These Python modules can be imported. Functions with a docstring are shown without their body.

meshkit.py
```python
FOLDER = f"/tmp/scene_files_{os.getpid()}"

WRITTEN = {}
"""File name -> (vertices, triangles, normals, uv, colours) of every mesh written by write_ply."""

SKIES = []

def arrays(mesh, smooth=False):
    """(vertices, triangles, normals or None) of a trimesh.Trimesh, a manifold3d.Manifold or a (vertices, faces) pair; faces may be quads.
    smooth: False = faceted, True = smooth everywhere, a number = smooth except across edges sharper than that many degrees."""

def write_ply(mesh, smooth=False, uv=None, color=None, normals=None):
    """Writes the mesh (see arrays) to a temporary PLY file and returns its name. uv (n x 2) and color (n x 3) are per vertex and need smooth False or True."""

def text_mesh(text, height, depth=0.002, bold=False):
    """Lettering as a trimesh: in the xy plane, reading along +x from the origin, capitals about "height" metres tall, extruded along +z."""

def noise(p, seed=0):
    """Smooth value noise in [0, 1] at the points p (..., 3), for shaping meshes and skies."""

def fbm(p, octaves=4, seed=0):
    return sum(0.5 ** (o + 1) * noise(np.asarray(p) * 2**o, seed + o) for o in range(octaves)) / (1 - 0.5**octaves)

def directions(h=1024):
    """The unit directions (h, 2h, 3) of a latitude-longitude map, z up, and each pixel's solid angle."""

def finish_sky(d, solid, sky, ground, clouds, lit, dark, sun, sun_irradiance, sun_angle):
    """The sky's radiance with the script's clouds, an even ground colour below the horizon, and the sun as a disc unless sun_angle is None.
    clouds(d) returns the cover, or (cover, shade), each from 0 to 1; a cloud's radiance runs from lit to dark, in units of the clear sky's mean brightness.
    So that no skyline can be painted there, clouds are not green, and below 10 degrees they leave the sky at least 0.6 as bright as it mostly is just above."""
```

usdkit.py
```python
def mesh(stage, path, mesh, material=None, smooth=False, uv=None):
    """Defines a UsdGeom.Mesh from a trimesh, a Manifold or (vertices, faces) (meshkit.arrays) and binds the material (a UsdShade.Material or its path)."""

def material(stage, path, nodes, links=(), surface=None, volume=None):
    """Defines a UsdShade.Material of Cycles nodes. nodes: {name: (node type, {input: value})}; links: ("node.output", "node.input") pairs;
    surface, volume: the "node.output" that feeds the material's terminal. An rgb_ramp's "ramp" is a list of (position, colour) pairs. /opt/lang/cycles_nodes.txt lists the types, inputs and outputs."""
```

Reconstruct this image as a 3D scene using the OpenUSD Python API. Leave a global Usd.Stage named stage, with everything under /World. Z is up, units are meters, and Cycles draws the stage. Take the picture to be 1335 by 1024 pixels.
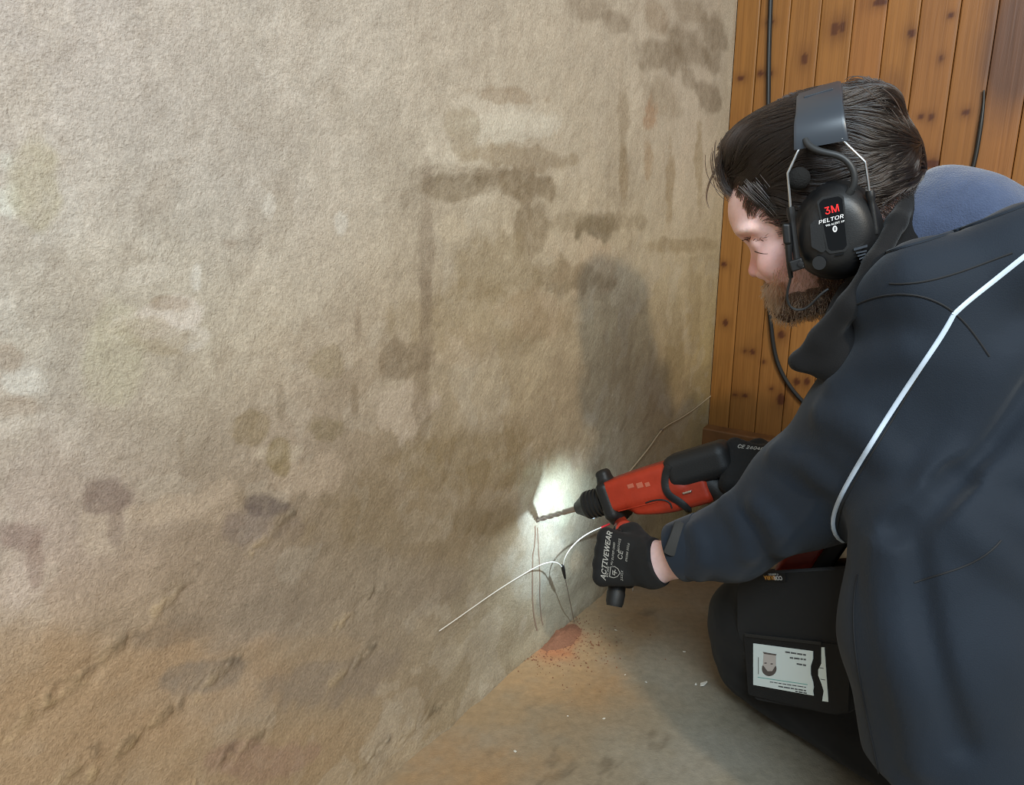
import math, numpy as np, trimesh, usdkit, meshkit
from scipy.interpolate import RBFInterpolator
from scipy.spatial.transform import Rotation
from pxr import Usd, UsdGeom, UsdLux, UsdShade, Gf, Sdf, Vt

stage = Usd.Stage.CreateInMemory()
UsdGeom.SetStageUpAxis(stage, UsdGeom.Tokens.z)
UsdGeom.SetStageMetersPerUnit(stage, 1.0)
UsdGeom.Xform.Define(stage, '/World')
UsdGeom.Scope.Define(stage, '/World/Looks')

# ------------------------------------------------------------------ camera, lights, exposure
CAM_H, TILT, F = 0.85, math.radians(15.1), 1000.0        # eye height, downward tilt, focal length in pixels of a 1335 wide frame
CT, ST = math.cos(TILT), math.sin(TILT)
cam = UsdGeom.Camera.Define(stage, '/World/camera')
cam.AddTranslateOp().Set(Gf.Vec3d(0, 0, CAM_H))
cam.AddRotateXOp().Set(90 - 15.1)
cam.CreateHorizontalApertureAttr(36.0)
cam.CreateVerticalApertureAttr(36.0 * 1024 / 1335)
cam.CreateFocalLengthAttr(36.0 * F / 1335)
cam.CreateClippingRangeAttr(Gf.Vec2f(0.05, 100))
cam.CreateExposureAttr(0.0)

dome = UsdLux.DomeLight.Define(stage, '/World/room_fill')
dome.CreateColorAttr(Gf.Vec3f(0.86, 0.95, 1.0))
dome.CreateIntensityAttr(0.13)
lamp = UsdLux.SphereLight.Define(stage, '/World/work_lamp')
lamp.AddTranslateOp().Set(Gf.Vec3d(1.02, -0.95, 1.98))
lamp.CreateRadiusAttr(0.06)
lamp.CreateColorAttr(Gf.Vec3f(1.0, 0.85, 0.64))
lamp.CreateIntensityAttr(900.0)
LED_I = 5600.0
win = UsdLux.RectLight.Define(stage, '/World/daylight_window')
win.CreateWidthAttr(1.3)
win.CreateHeightAttr(0.9)
win.CreateColorAttr(Gf.Vec3f(0.72, 0.88, 1.0))
win.CreateIntensityAttr(23.5)
win.AddTransformOp().Set(Gf.Matrix4d().SetLookAt(Gf.Vec3d(0.25, -1.15, 2.40), Gf.Vec3d(0.20, 1.0, 0.5), Gf.Vec3d(0, 0, 1)).GetInverse())

# ------------------------------------------------------------------ helpers
def ray(px, py):
    u, v = (px - 667.5) / F, (py - 512) / F
    return np.array([u, CT - v * ST, -(ST + v * CT)])
EYE = np.array([0, 0, CAM_H])
def P(px, py, d):
    """The point of the room at depth d along the viewing axis."""
    return EYE + d * ray(px, py)
def unit(v):
    v = np.asarray(v, float)
    return v / np.linalg.norm(v)
def lin(c):
    c = np.asarray(c, float) / 255
    return np.where(c <= 0.04045, c / 12.92, ((c + 0.055) / 1.055) ** 2.4)
def sstep(a, b, x):
    t = np.clip((x - a) / (b - a), 0, 1)
    return t * t * (3 - 2 * t)
taken = set()
def free(parent, name):
    n, k = name, 0
    while f'{parent}/{n}' in taken:
        k += 1
        n = f'{name}_{k:03d}'
    taken.add(f'{parent}/{n}')
    return f'{parent}/{n}'
def tag(prim, label=None, cat=None, group=None, kind=None):
    prim = prim.GetPrim() if hasattr(prim, 'GetPrim') else prim
    for k, v in (('label', label), ('category', cat), ('group', group), ('kind', kind)):
        if v:
            prim.SetCustomDataByKey(k, v)
    return prim
def thing(name, label, cat, loc=(0, 0, 0), group=None, kind=None):
    x = UsdGeom.Xform.Define(stage, free('/World', name))
    x.AddTranslateOp().Set(Gf.Vec3d(*map(float, loc)))
    tag(x, label, cat, group, kind)
    return x, np.asarray(loc, float)
def obj(name, mesh, mat, parent=None, smooth=35, label=None, attrs=None):
    """One Mesh prim; parent is (xform, its location) or a mesh prim with .loc, points are world points."""
    loc = np.zeros(3)
    path = '/World'
    if parent is not None:
        path, loc = str(parent[0].GetPath()), parent[1]
    v, f = meshkit.arrays(mesh)[:2]
    m = usdkit.mesh(stage, free(path, name), (v - loc, f), mat, smooth)
    if attrs:
        for k, a in attrs.items():
            a = np.asarray(a, np.float32)
            api = UsdGeom.PrimvarsAPI(m)
            if a.ndim == 2:
                api.CreatePrimvar(k, Sdf.ValueTypeNames.Color3fArray, 'vertex').Set(Vt.Vec3fArray.FromNumpy(a))
            else:
                api.CreatePrimvar(k, Sdf.ValueTypeNames.FloatArray, 'vertex').Set(Vt.FloatArray.FromNumpy(a))
    if label:
        tag(m, label)
    return (m, loc)
def curves(name, pts, widths, mat, parent, label=None):
    """pts: (n, k, 3) world points; widths: (k,)"""
    path, loc = str(parent[0].GetPath()), parent[1]
    c = UsdGeom.BasisCurves.Define(stage, free(path, name))
    n, k = pts.shape[:2]
    c.CreateTypeAttr('cubic'); c.CreateBasisAttr('catmullRom'); c.CreateWrapAttr('pinned')
    c.CreatePointsAttr(Vt.Vec3fArray.FromNumpy((pts.reshape(-1, 3) - loc).astype(np.float32)))
    c.CreateCurveVertexCountsAttr(Vt.IntArray.FromNumpy(np.full(n, k, np.int32)))
    c.CreateWidthsAttr(Vt.FloatArray.FromNumpy(np.tile(np.asarray(widths, np.float32), n)))
    c.SetWidthsInterpolation('vertex')
    UsdShade.MaterialBindingAPI.Apply(c.GetPrim()).Bind(mat)
    tag(c, label, kind='stuff')
    return c

# --- mesh makers
cat_ = trimesh.util.concatenate
def tube(path, r, n=10, flat=None, closed_ends=True):
    """Swept tube along the points; r a number or one per point; flat=(normal, factor) squashes it along normal."""
    path = np.asarray(path, float)
    r = np.broadcast_to(np.asarray(r, float), len(path))
    t = np.gradient(path, axis=0)
    t /= np.linalg.norm(t, axis=1, keepdims=True) + 1e-12
    ref = np.array([0, 0, 1.0]) if abs(t[0][2]) < 0.9 else np.array([1.0, 0, 0])
    n0 = unit(np.cross(t[0], ref))
    vs = []
    for i in range(len(path)):
        n0 = unit(n0 - t[i] * (n0 @ t[i]))
        b = np.cross(t[i], n0)
        a = np.linspace(0, 2 * np.pi, n, endpoint=False)
        o = r[i] * (np.cos(a)[:, None] * n0 + np.sin(a)[:, None] * b)
        if flat is not None:
            nn = unit(flat[0] if np.ndim(flat[0]) == 1 else flat[0][i])
            o = o - (1 - flat[1]) * (o @ nn)[:, None] * nn
        vs.append(path[i] + o)
    v = np.vstack(vs)
    f = []
    for i in range(len(path) - 1):
        for j in range(n):
            a, b2 = i * n + j, i * n + (j + 1) % n
            f += [[a, b2, b2 + n], [a, b2 + n, a + n]]
    v = np.vstack([v, path[0], path[-1]])
    e = len(v)
    m = (len(path) - 1) * n
    for j in range(n):
        f += [[e - 2, (j + 1) % n, j], [e - 1, m + j, m + (j + 1) % n]]
    tm = trimesh.Trimesh(v, np.array(f), process=False)
    return tm
def spline(pts, n=40):
    from scipy.interpolate import CubicSpline
    pts = np.asarray(pts, float)
    d = np.r_[0, np.cumsum(np.linalg.norm(np.diff(pts, axis=0), axis=1))]
    return CubicSpline(d, pts)(np.linspace(0, d[-1], n))
def lathe(a, axis, prof, n=28):
    """prof: (along, radius) pairs; a start point, axis unit."""
    axis = unit(axis)
    x = unit(np.cross(axis, [0.3, 0.2, 0.93] if abs(axis[2]) < 0.9 else [1, 0, 0]))
    y = np.cross(axis, x)
    ang = np.linspace(0, 2 * np.pi, n, endpoint=False)
    v = np.vstack([a + s * axis + r * (np.cos(ang)[:, None] * x + np.sin(ang)[:, None] * y) for s, r in prof])
    f = []
    for i in range(len(prof) - 1):
        for j in range(n):
            p, q = i * n + j, i * n + (j + 1) % n
            f += [[p, q, q + n], [p, q + n, p + n]]
    v = np.vstack([v, a + prof[0][0] * axis, a + prof[-1][0] * axis])
    e, m = len(v), (len(prof) - 1) * n
    for j in range(n):
        f += [[e - 2, (j + 1) % n, j], [e - 1, m + j, m + (j + 1) % n]]
    return trimesh.Trimesh(v, np.array(f), process=False)
def rbox(c, R, half, rad):
    """Rounded box: hull of eight small spheres. R rows are the box's axes."""
    import manifold3d
    half = np.maximum(np.asarray(half, float) - rad, 1e-5)
    sp = trimesh.creation.icosphere(2, rad).vertices
    pts = np.vstack([sp + half * np.array([i, j, k]) for i in (-1, 1) for j in (-1, 1) for k in (-1, 1)])
    h = trimesh.convex.convex_hull(pts)
    h.vertices = np.asarray(c) + h.vertices @ np.asarray(R)
    return h
def place(mesh, o, X, Y, Z):
    m = mesh.copy()
    m.vertices = np.asarray(o) + m.vertices @ np.array([X, Y, Z])
    return m

# --- signed distance modelling
def rc(p, a, b, r1, r2=None):
    a, b = np.asarray(a, np.float32), np.asarray(b, np.float32)
    r2 = r1 if r2 is None else r2
    ba = b - a
    x, y, z = p[:, 0] - a[0], p[:, 1] - a[1], p[:, 2] - a[2]
    t = np.clip((x * ba[0] + y * ba[1] + z * ba[2]) / np.float32(max(float(ba @ ba), 1e-12)), 0, 1)
    x, y, z = x - t * ba[0], y - t * ba[1], z - t * ba[2]
    return np.sqrt(x * x + y * y + z * z) - (np.float32(r1) + np.float32(r2 - r1) * t)
def near(p, f, c, r):
    """f where p lies within r of c, and a safe positive distance elsewhere."""
    q = p - np.asarray(c, np.float32)
    d = np.sqrt((q * q).sum(1))
    m = d < r
    out = d - (r - 0.04)
    if m.any():
        out[m] = f(p[m])
    return out
def ell(p, c, r, R=None):
    q = p - np.asarray(c, np.float32)
    if R is not None:
        q = q @ np.asarray(R, np.float32).T
    r = np.asarray(r, np.float32)
    u = q / r
    k0 = np.sqrt(u[:, 0] ** 2 + u[:, 1] ** 2 + u[:, 2] ** 2)
    u = u / r
    k1 = np.sqrt(u[:, 0] ** 2 + u[:, 1] ** 2 + u[:, 2] ** 2)
    return k0 * (k0 - 1) / np.maximum(k1, 1e-9)
def bx(p, c, R, half, rad):
    q = np.abs((p - np.asarray(c, np.float32)) @ np.asarray(R, np.float32).T) - (np.asarray(half, np.float32) - rad)
    return np.linalg.norm(np.maximum(q, 0), axis=1) + np.minimum(q.max(1), 0) - rad
def smin(a, b, k):
    h = np.clip(0.5 + 0.5 * (b - a) / k, 0, 1)
    return b + (a - b) * h - k * h * (1 - h)
def smax(a, b, k):
    return -smin(-a, -b, k)
def chain(p, pts, rads, k=0.02):
    d = None
    for i in range(len(pts) - 1):
        e = rc(p, pts[i], pts[i + 1], rads[i], rads[i + 1])
        d = e if d is None else smin(d, e, k)
    return d
CORN = np.array([[i, j, k] for i in (0, 1) for j in (0, 1) for k in (0, 1)])
def mesh_sdf(f, lo, hi, h, B=8):
    """Sparse surface nets of f = 0."""
    lo, hi = np.asarray(lo, float), np.asarray(hi, float)
    nb = np.ceil((hi - lo) / (h * B)).astype(int)
    g = np.stack(np.meshgrid(*[np.arange(n) for n in nb], indexing='ij'), -1).reshape(-1, 3)
    d = f((lo + (g + 0.5) * h * B).astype(np.float32))
    g = g[np.abs(d) < h * B * 0.87 * 1.25 + 2 * h]
    loc = np.stack(np.meshgrid(*[np.arange(B + 1)] * 3, indexing='ij'), -1).reshape(-1, 3)
    N = nb * B + 2
    vals = np.empty((len(g), B + 1, B + 1, B + 1), np.float32)
    for s in range(0, len(g), 400):
        q = g[s:s + 400]
        pts = lo + (q[:, None] * B + loc[None]) * h
        vals[s:s + 400] = f(pts.reshape(-1, 3).astype(np.float32)).reshape(len(q), B + 1, B + 1, B + 1)
    inside = vals < 0
    cnt = sum(inside[:, i:B + i, j:B + j, k:B + k].astype(np.int8) for i, j, k in CORN)
    bi, ci, cj, ck = np.nonzero((cnt > 0) & (cnt < 8))
    cell = g[bi] * B + np.stack([ci, cj, ck], 1)
    cv = np.stack([vals[bi, ci + i, cj + j, ck + k] for i, j, k in CORN], 1)
    acc, num = np.zeros((len(bi), 3)), np.zeros(len(bi))
    for a in range(8):
        for b in range(a + 1, 8):
            if np.abs(CORN[a] - CORN[b]).sum() == 1:
                va, vb = cv[:, a], cv[:, b]
                cr = (va < 0) != (vb < 0)
                t = np.where(cr, va / np.where(cr, va - vb, 1), 0)
                acc += cr[:, None] * (CORN[a] + t[:, None] * (CORN[b] - CORN[a]))
                num += cr
    V = lo + (cell + acc / num[:, None]) * h
    lid = (cell[:, 0] * N[1] + cell[:, 1]) * N[2] + cell[:, 2]
    order = np.argsort(lid)
    sl = lid[order]
    def find(c):
        k = (c[:, 0] * N[1] + c[:, 1]) * N[2] + c[:, 2]
        at = np.clip(np.searchsorted(sl, k), 0, len(sl) - 1)
        return np.where(sl[at] == k, order[at], -1)
    quads = []
    for ax in range(3):
        s0 = [slice(None), slice(0, B), slice(0, B), slice(0, B)]
        s1 = list(s0)
        s1[1 + ax] = slice(1, B + 1)
        a, b = inside[tuple(s0)], inside[tuple(s1)]
        bi, ci, cj, ck = np.nonzero(a != b)
        base = g[bi] * B + np.stack([ci, cj, ck], 1)
        fl = a[bi, ci, cj, ck]
        u, w = np.eye(3, dtype=int)[(ax + 1) % 3], np.eye(3, dtype=int)[(ax + 2) % 3]
        q = np.stack([find(base - u - w), find(base - w), find(base), find(base - u)], 1)
        q = np.where(fl[:, None], q, q[:, ::-1])
        quads.append(q[(q >= 0).all(1)])
    q = np.vstack(quads)
    return trimesh.Trimesh(V, np.vstack([q[:, [0, 1, 2]], q[:, [0, 2, 3]]]), process=False)
def trace(f, pix, d0=0.35, d1=2.2, lift=0.0):
    """Where the sight lines through the pixels meet f = 0."""
    pix = np.atleast_2d(np.asarray(pix, float))
    D = np.array([ray(*q) for q in pix])
    L = np.linalg.norm(D, axis=1)
    t = np.full(len(pix), d0)
    for _ in range(160):
        d = f((EYE + t[:, None] * D).astype(np.float32))
        t = np.minimum(t + 0.7 * (d - lift) / L, d1)
    return EYE + t[:, None] * D
def grad(f, p, e=0.002):
    p = np.asarray(p, np.float32)
    g = np.stack([f(p + np.eye(3, dtype=np.float32)[k] * e) - f(p - np.eye(3, dtype=np.float32)[k] * e) for k in range(3)], 1)
    return g / (np.linalg.norm(g, axis=1, keepdims=True) + 1e-9)
def pixline(pts, step=6):
    pts = np.asarray(pts, float)
    d = np.r_[0, np.cumsum(np.linalg.norm(np.diff(pts, axis=0), axis=1))]
    return spline(pts, max(4, int(d[-1] / step)))
def ink(text, height, fmap, bold=False, italic=0.0, spacing=1.0, depth=0.0008):
    """Flat lettering; fmap maps (n, 2) text-plane coordinates (metres, centred) and a height to world points."""
    m = meshkit.text_mesh(text, height, depth, bold)
    v = m.vertices.copy()
    v[:, 0] = (v[:, 0] - v[:, 0].mean()) * spacing
    v[:, 1] -= height / 2
    v[:, 0] += italic * v[:, 1]
    return trimesh.Trimesh(fmap(v[:, :2], v[:, 2]), m.faces, process=False)

# ------------------------------------------------------------------ materials
def mat(name, color, rough=0.5, metallic=0.0, bump=None, spec=0.5, sheen=0.0, coat=0.0, emit=None, var=None, extra=None):
    """bump: (scale, distance in metres); var: (scale, amount) brightness mottling"""
    n = {'p': ('principled_bsdf', {'base_color': color, 'roughness': rough, 'metallic': metallic, 'specular_ior_level': spec,
                                   'sheen_weight': sheen, 'coat_weight': coat, **(extra or {})}),
         'tc': ('texture_coordinate', {})}
    l = []
    if emit:
        n['p'][1]['emission_color'] = emit[0]
        n['p'][1]['emission_strength'] = emit[1]
    if bump:
        n['bn'] = ('noise_texture', {'scale': bump[0], 'detail': 4.0, 'roughness': 0.6})
        n['bb'] = ('bump', {'distance': bump[1], 'strength': 1.0, 'use_object_space': False})
        l += [('tc.object', 'bn.vector'), ('bn.fac', 'bb.height'), ('bb.normal', 'p.normal')]
    if var:
        n['vn'] = ('noise_texture', {'scale': var[0], 'detail': 5.0, 'roughness': 0.6})
        a = var[1]
        c = np.array(color)
        n['vr'] = ('rgb_ramp', {'ramp': [(0.3, tuple(c * (1 - a))), (0.7, tuple(np.minimum(c * (1 + a), 1)))]})
        l += [('tc.object', 'vn.vector'), ('vn.fac', 'vr.fac'), ('vr.color', 'p.base_color')]
    return usdkit.material(stage, f'/World/Looks/{name}', n, l, surface='p.BSDF')
def attr_mat(name, rough, bumps, mott=(60, 0.12), spec=0.3, attr='tint', sss=0.0):
    """Base colour from the vertex primvar, with fine mottling and layers of bump [(scale, distance, kind)]."""
    n = {'p': ('principled_bsdf', {'roughness': rough, 'specular_ior_level': spec}), 'tc': ('texture_coordinate', {}),
         'at': ('attribute', {'attribute': attr}),
         'mn': ('noise_texture', {'scale': mott[0], 'detail': 6.0, 'roughness': 0.65}),
         'mr': ('rgb_ramp', {'ramp': [(0.25, (1 - mott[1],) * 3), (0.75, (1 + mott[1],) * 3)]}),
         'mm': ('mix_color', {'blend_type': 'multiply', 'fac': 1.0, 'use_clamp': False})}
    l = [('tc.object', 'mn.vector'), ('mn.fac', 'mr.fac'), ('at.color', 'mm.a'), ('mr.color', 'mm.b'), ('mm.result', 'p.base_color')]
    if sss:
        n['p'][1].update({'subsurface_weight': sss, 'subsurface_scale': 0.006, 'subsurface_radius': (1.0, 0.35, 0.2)})
    prev = None
    for i, (sc, dist, kind) in enumerate(bumps):
        if kind == 'voronoi':
            n[f'b{i}'] = ('voronoi_texture', {'scale': sc})
            out = f'b{i}.distance'
        else:
            n[f'b{i}'] = ('noise_texture', {'scale': sc, 'detail': 5.0, 'roughness': 0.62})
            out = f'b{i}.fac'
        n[f'u{i}'] = ('bump', {'distance': dist, 'strength': 1.0})
        l += [('tc.object', f'b{i}.vector'), (out, f'u{i}.height')]
        if prev:
            l.append((f'{prev}.normal', f'u{i}.normal'))
        prev = f'u{i}'
    if prev:
        l.append((f'{prev}.normal', 'p.normal'))
    return usdkit.material(stage, f'/World/Looks/{name}', n, l, surface='p.BSDF')

M = {}
M['wall'] = attr_mat('plaster', 0.9, [(520, 0.0011, 'noise'), (190, 0.0012, 'noise'), (45, 0.0016, 'noise')], mott=(280, 0.24), spec=0.15)
M['floor'] = attr_mat('dusty_concrete', 0.85, [(420, 0.0006, 'noise'), (60, 0.0016, 'noise')], mott=(70, 0.16), spec=0.2)
M['skin'] = attr_mat('skin', 0.48, [(420, 0.00025, 'noise')], mott=(160, 0.07), spec=0.4, sss=0.25)
M['softshell'] = mat('softshell', lin((23, 32, 43)), 0.78, bump=(700, 0.0004), spec=0.26, sheen=0.10, var=(9, 0.10))
M['fleece'] = mat('fleece', lin((66, 78, 104)), 0.9, bump=(500, 0.0012), spec=0.15, sheen=0.5, var=(60, 0.10))
M['knit'] = mat('knit_black', lin((13, 13, 15)), 0.85, bump=(700, 0.0006), spec=0.25, sheen=0.1)
M['trouser'] = mat('trouser_cloth', lin((18, 18, 19)), 0.75, bump=(800, 0.0004), spec=0.3, sheen=0.05, var=(14, 0.15))
M['trouser2'] = mat('trouser_panel', lin((23, 23, 24)), 0.8, bump=(1200, 0.0005), spec=0.3, sheen=0.08)
M['glove'] = mat('glove_knit', lin((20, 20, 20)), 0.8, bump=(1100, 0.0006), spec=0.3, sheen=0.03)
M['print'] = mat('glove_print', lin((150, 148, 140)), 0.7)
M['piping'] = mat('reflective_piping', lin((190, 205, 222)), 0.45)
M['seam'] = mat('seam_thread', lin((22, 24, 28)), 0.8)
M['strap'] = mat('cuff_strap', lin((36, 36, 35)), 0.8, bump=(900, 0.0004))
M['hair'] = mat('hair_base', lin((17, 13, 11)), 0.5, bump=(300, 0.0015), spec=0.4)
M['strand'] = usdkit.material(stage, '/World/Looks/hair_strand', {'h': ('principled_hair_bsdf', {'model': 'Chiang', 'parametrization': 'Direct coloring', 'color': lin((25, 19, 16)), 'roughness': 0.30, 'radial_roughness': 0.4, 'random_roughness': 0.2, 'offset': 0.035})}, [], surface='h.BSDF')
M['beard_strand'] = usdkit.material(stage, '/World/Looks/beard_strand', {'h': ('principled_hair_bsdf', {'model': 'Chiang', 'parametrization': 'Direct coloring', 'color': lin((104, 78, 58)), 'roughness': 0.4, 'radial_roughness': 0.45, 'offset': 0.035})}, [], surface='h.BSDF')
M['plastic'] = mat('black_plastic', lin((16, 17, 19)), 0.46, bump=(600, 0.00015), spec=0.5)
M['gloss'] = mat('glossy_black', lin((8, 9, 12)), 0.16, spec=0.35)
M['band'] = mat('headband_rubber', lin((52, 58, 66)), 0.36, spec=0.5)
M['foam'] = mat('foam', lin((34, 34, 34)), 0.95, bump=(500, 0.002), spec=0.1)
M['hose'] = mat('rubber_hose', lin((38, 40, 42)), 0.5)
M['steel'] = mat('steel', (0.62, 0.62, 0.62), 0.22, metallic=1.0)
M['bit'] = mat('bit_steel', (0.42, 0.38, 0.36), 0.34, metallic=0.9)
M['red'] = mat('drill_red', lin((150, 46, 26)), 0.42, bump=(160, 0.0003), spec=0.4, var=(40, 0.10))
M['scuff'] = mat('scuffed_print', lin((165, 88, 66)), 0.7)
M['rubber'] = mat('drill_black', lin((26, 26, 26)), 0.55, bump=(500, 0.0003), spec=0.4)
M['red_text'] = mat('red_print', lin((230, 30, 30)), 0.5)
M['white_text'] = mat('white_print', lin((215, 215, 215)), 0.5)
M['orange_text'] = mat('orange_print', lin((215, 150, 60)), 0.6)
M['card'] = mat('card_white', lin((226, 240, 240)), 0.35)
M['card_ink'] = mat('card_ink', lin((90, 96, 100)), 0.6)
M['card_green'] = mat('card_green', lin((130, 185, 180)), 0.6)
M['grey_light'] = mat('portrait_light', lin((196, 190, 186)), 0.6)
M['grey_dark'] = mat('portrait_dark', lin((92, 86, 84)), 0.6)
M['wire_white'] = mat('white_lead', lin((205, 196, 182)), 0.5)
M['wire_red'] = mat('red_sleeve', lin((190, 40, 45)), 0.5)
M['cord'] = mat('pale_cord', lin((170, 150, 120)), 0.8)
M['cable'] = mat('black_cable', lin((26, 25, 24)), 0.45)
M['dust'] = mat('brick_dust', lin((134, 92, 70)), 1.0, bump=(500, 0.002), spec=0.05, var=(300, 0.2))
M['chip'] = mat('plaster_chip', lin((205, 200, 188)), 0.9, bump=(400, 0.001))
M['trickle'] = mat('dust_trickle', lin((122, 100, 82)), 1.0)
M['led'] = mat('led_lens', (1, 1, 1), 0.3)
M['lash'] = mat('lash', lin((70, 48, 40)), 0.7)
M['trim'] = mat('stained_trim', lin((112, 72, 36)), 0.6, bump=(90, 0.0008), var=(20, 0.2))
M['backing'] = mat('dark_backing', lin((40, 26, 14)), 0.9)

# ------------------------------------------------------------------ the setting
WD = np.array([0.571, 0.821, 0.0])          # along the plastered wall, away from the camera
WN = np.array([0.821, -0.571, 0.0])         # its face normal, into the room
W0 = np.array([0.5295, 1.979, 0.0])         # the corner with the boarded wall, at floor level
BD = np.array([0.821, -0.571, 0.0])         # along the boarded wall
BN = np.array([-0.571, -0.821, 0.0])        # its face normal
Z = np.array([0, 0, 1.0])
def hit(px, py, o, n):
    r = ray(px, py)
    return EYE + r * ((o - EYE) @ n / (r @ n))
def wall_sz(px, py):
    q = hit(px, py, W0, WN)
    return np.array([-(q - W0) @ WD, q[2]])
def on_wall(px, py, off=0.0):
    return hit(px, py, W0, WN) + off * WN
def on_back(px, py, off=0.0):
    return hit(px, py, W0, BN) + off * BN
def on_floor(px, py, off=0.0):
    return hit(px, py, np.array([0, 0, off]), Z)
def n2(a, b, sc, seed, octaves=4):
    p = np.stack([a * sc, b * sc, np.zeros_like(a) + 3.7], -1)
    return meshkit.fbm(p, octaves, seed)

def colour_field(anchors, to2d):
    """Smooth colour map through anchors (px, py, sRGB)."""
    q = np.array([to2d(a[0], a[1]) for a in anchors])
    c = lin(np.array([a[2] for a in anchors]))
    return RBFInterpolator(q, c, kernel='thin_plate_spline', smoothing=0.002)
def blot(col, A, Bz, to2d, px, py, rx, ry, c, w=0.7, warp=0.5, soft=0.35, sc=14, seed=0, lean=0.0, square=False):
    """A stain: an ellipse about a point, edge broken up by noise."""
    o, ex, ey = to2d(px, py), to2d(px + rx, py), to2d(px, py + ry)
    jx, jy = ex - o, ey - o
    D = np.linalg.inv(np.stack([jx, jy], 1))
    da, db = A - o[0], Bz - o[1]
    x = D[0, 0] * da + D[0, 1] * db
    y = D[1, 0] * da + D[1, 1] * db
    x = x + lean * y
    mk = (np.abs(x) < 2.6) & (np.abs(y) < 2.6)
    if mk.any() and warp > 0.3:
        x[mk] += 0.9 * (n2(A[mk], Bz[mk], sc * 1.3, seed + 500, 4) - 0.5)
        y[mk] += 0.9 * (n2(A[mk], Bz[mk], sc * 1.3, seed + 700, 4) - 0.5)
    near = (np.abs(x) < 2.2) & (np.abs(y) < 2.2)
    d = np.full(A.shape, 9.0)
    near_d = np.hypot(x[near], y[near]) if not square else (np.abs(x[near]) ** 4 + np.abs(y[near]) ** 4) ** 0.25
    d[near] = near_d + warp * 2.4 * (n2(A[near], Bz[near], sc, seed, 5) - 0.5)
    k = w * (1 - sstep(1 - soft, 1 + soft, d))
    k[near] *= np.clip(0.45 + 1.1 * n2(A[near], Bz[near], sc * 4, seed + 900, 4), 0.3, 1.2)
    k = np.clip(k, 0, 1)
    return col * (1 - k[..., None]) + lin(c) * k[..., None]

def grid_mesh(na, nb):
    i, j = np.meshgrid(np.arange(na - 1), np.arange(nb - 1), indexing='ij')
    a = (i * nb + j).ravel()
    return np.stack([a, a + nb, a + nb + 1, a + 1], 1)

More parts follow.
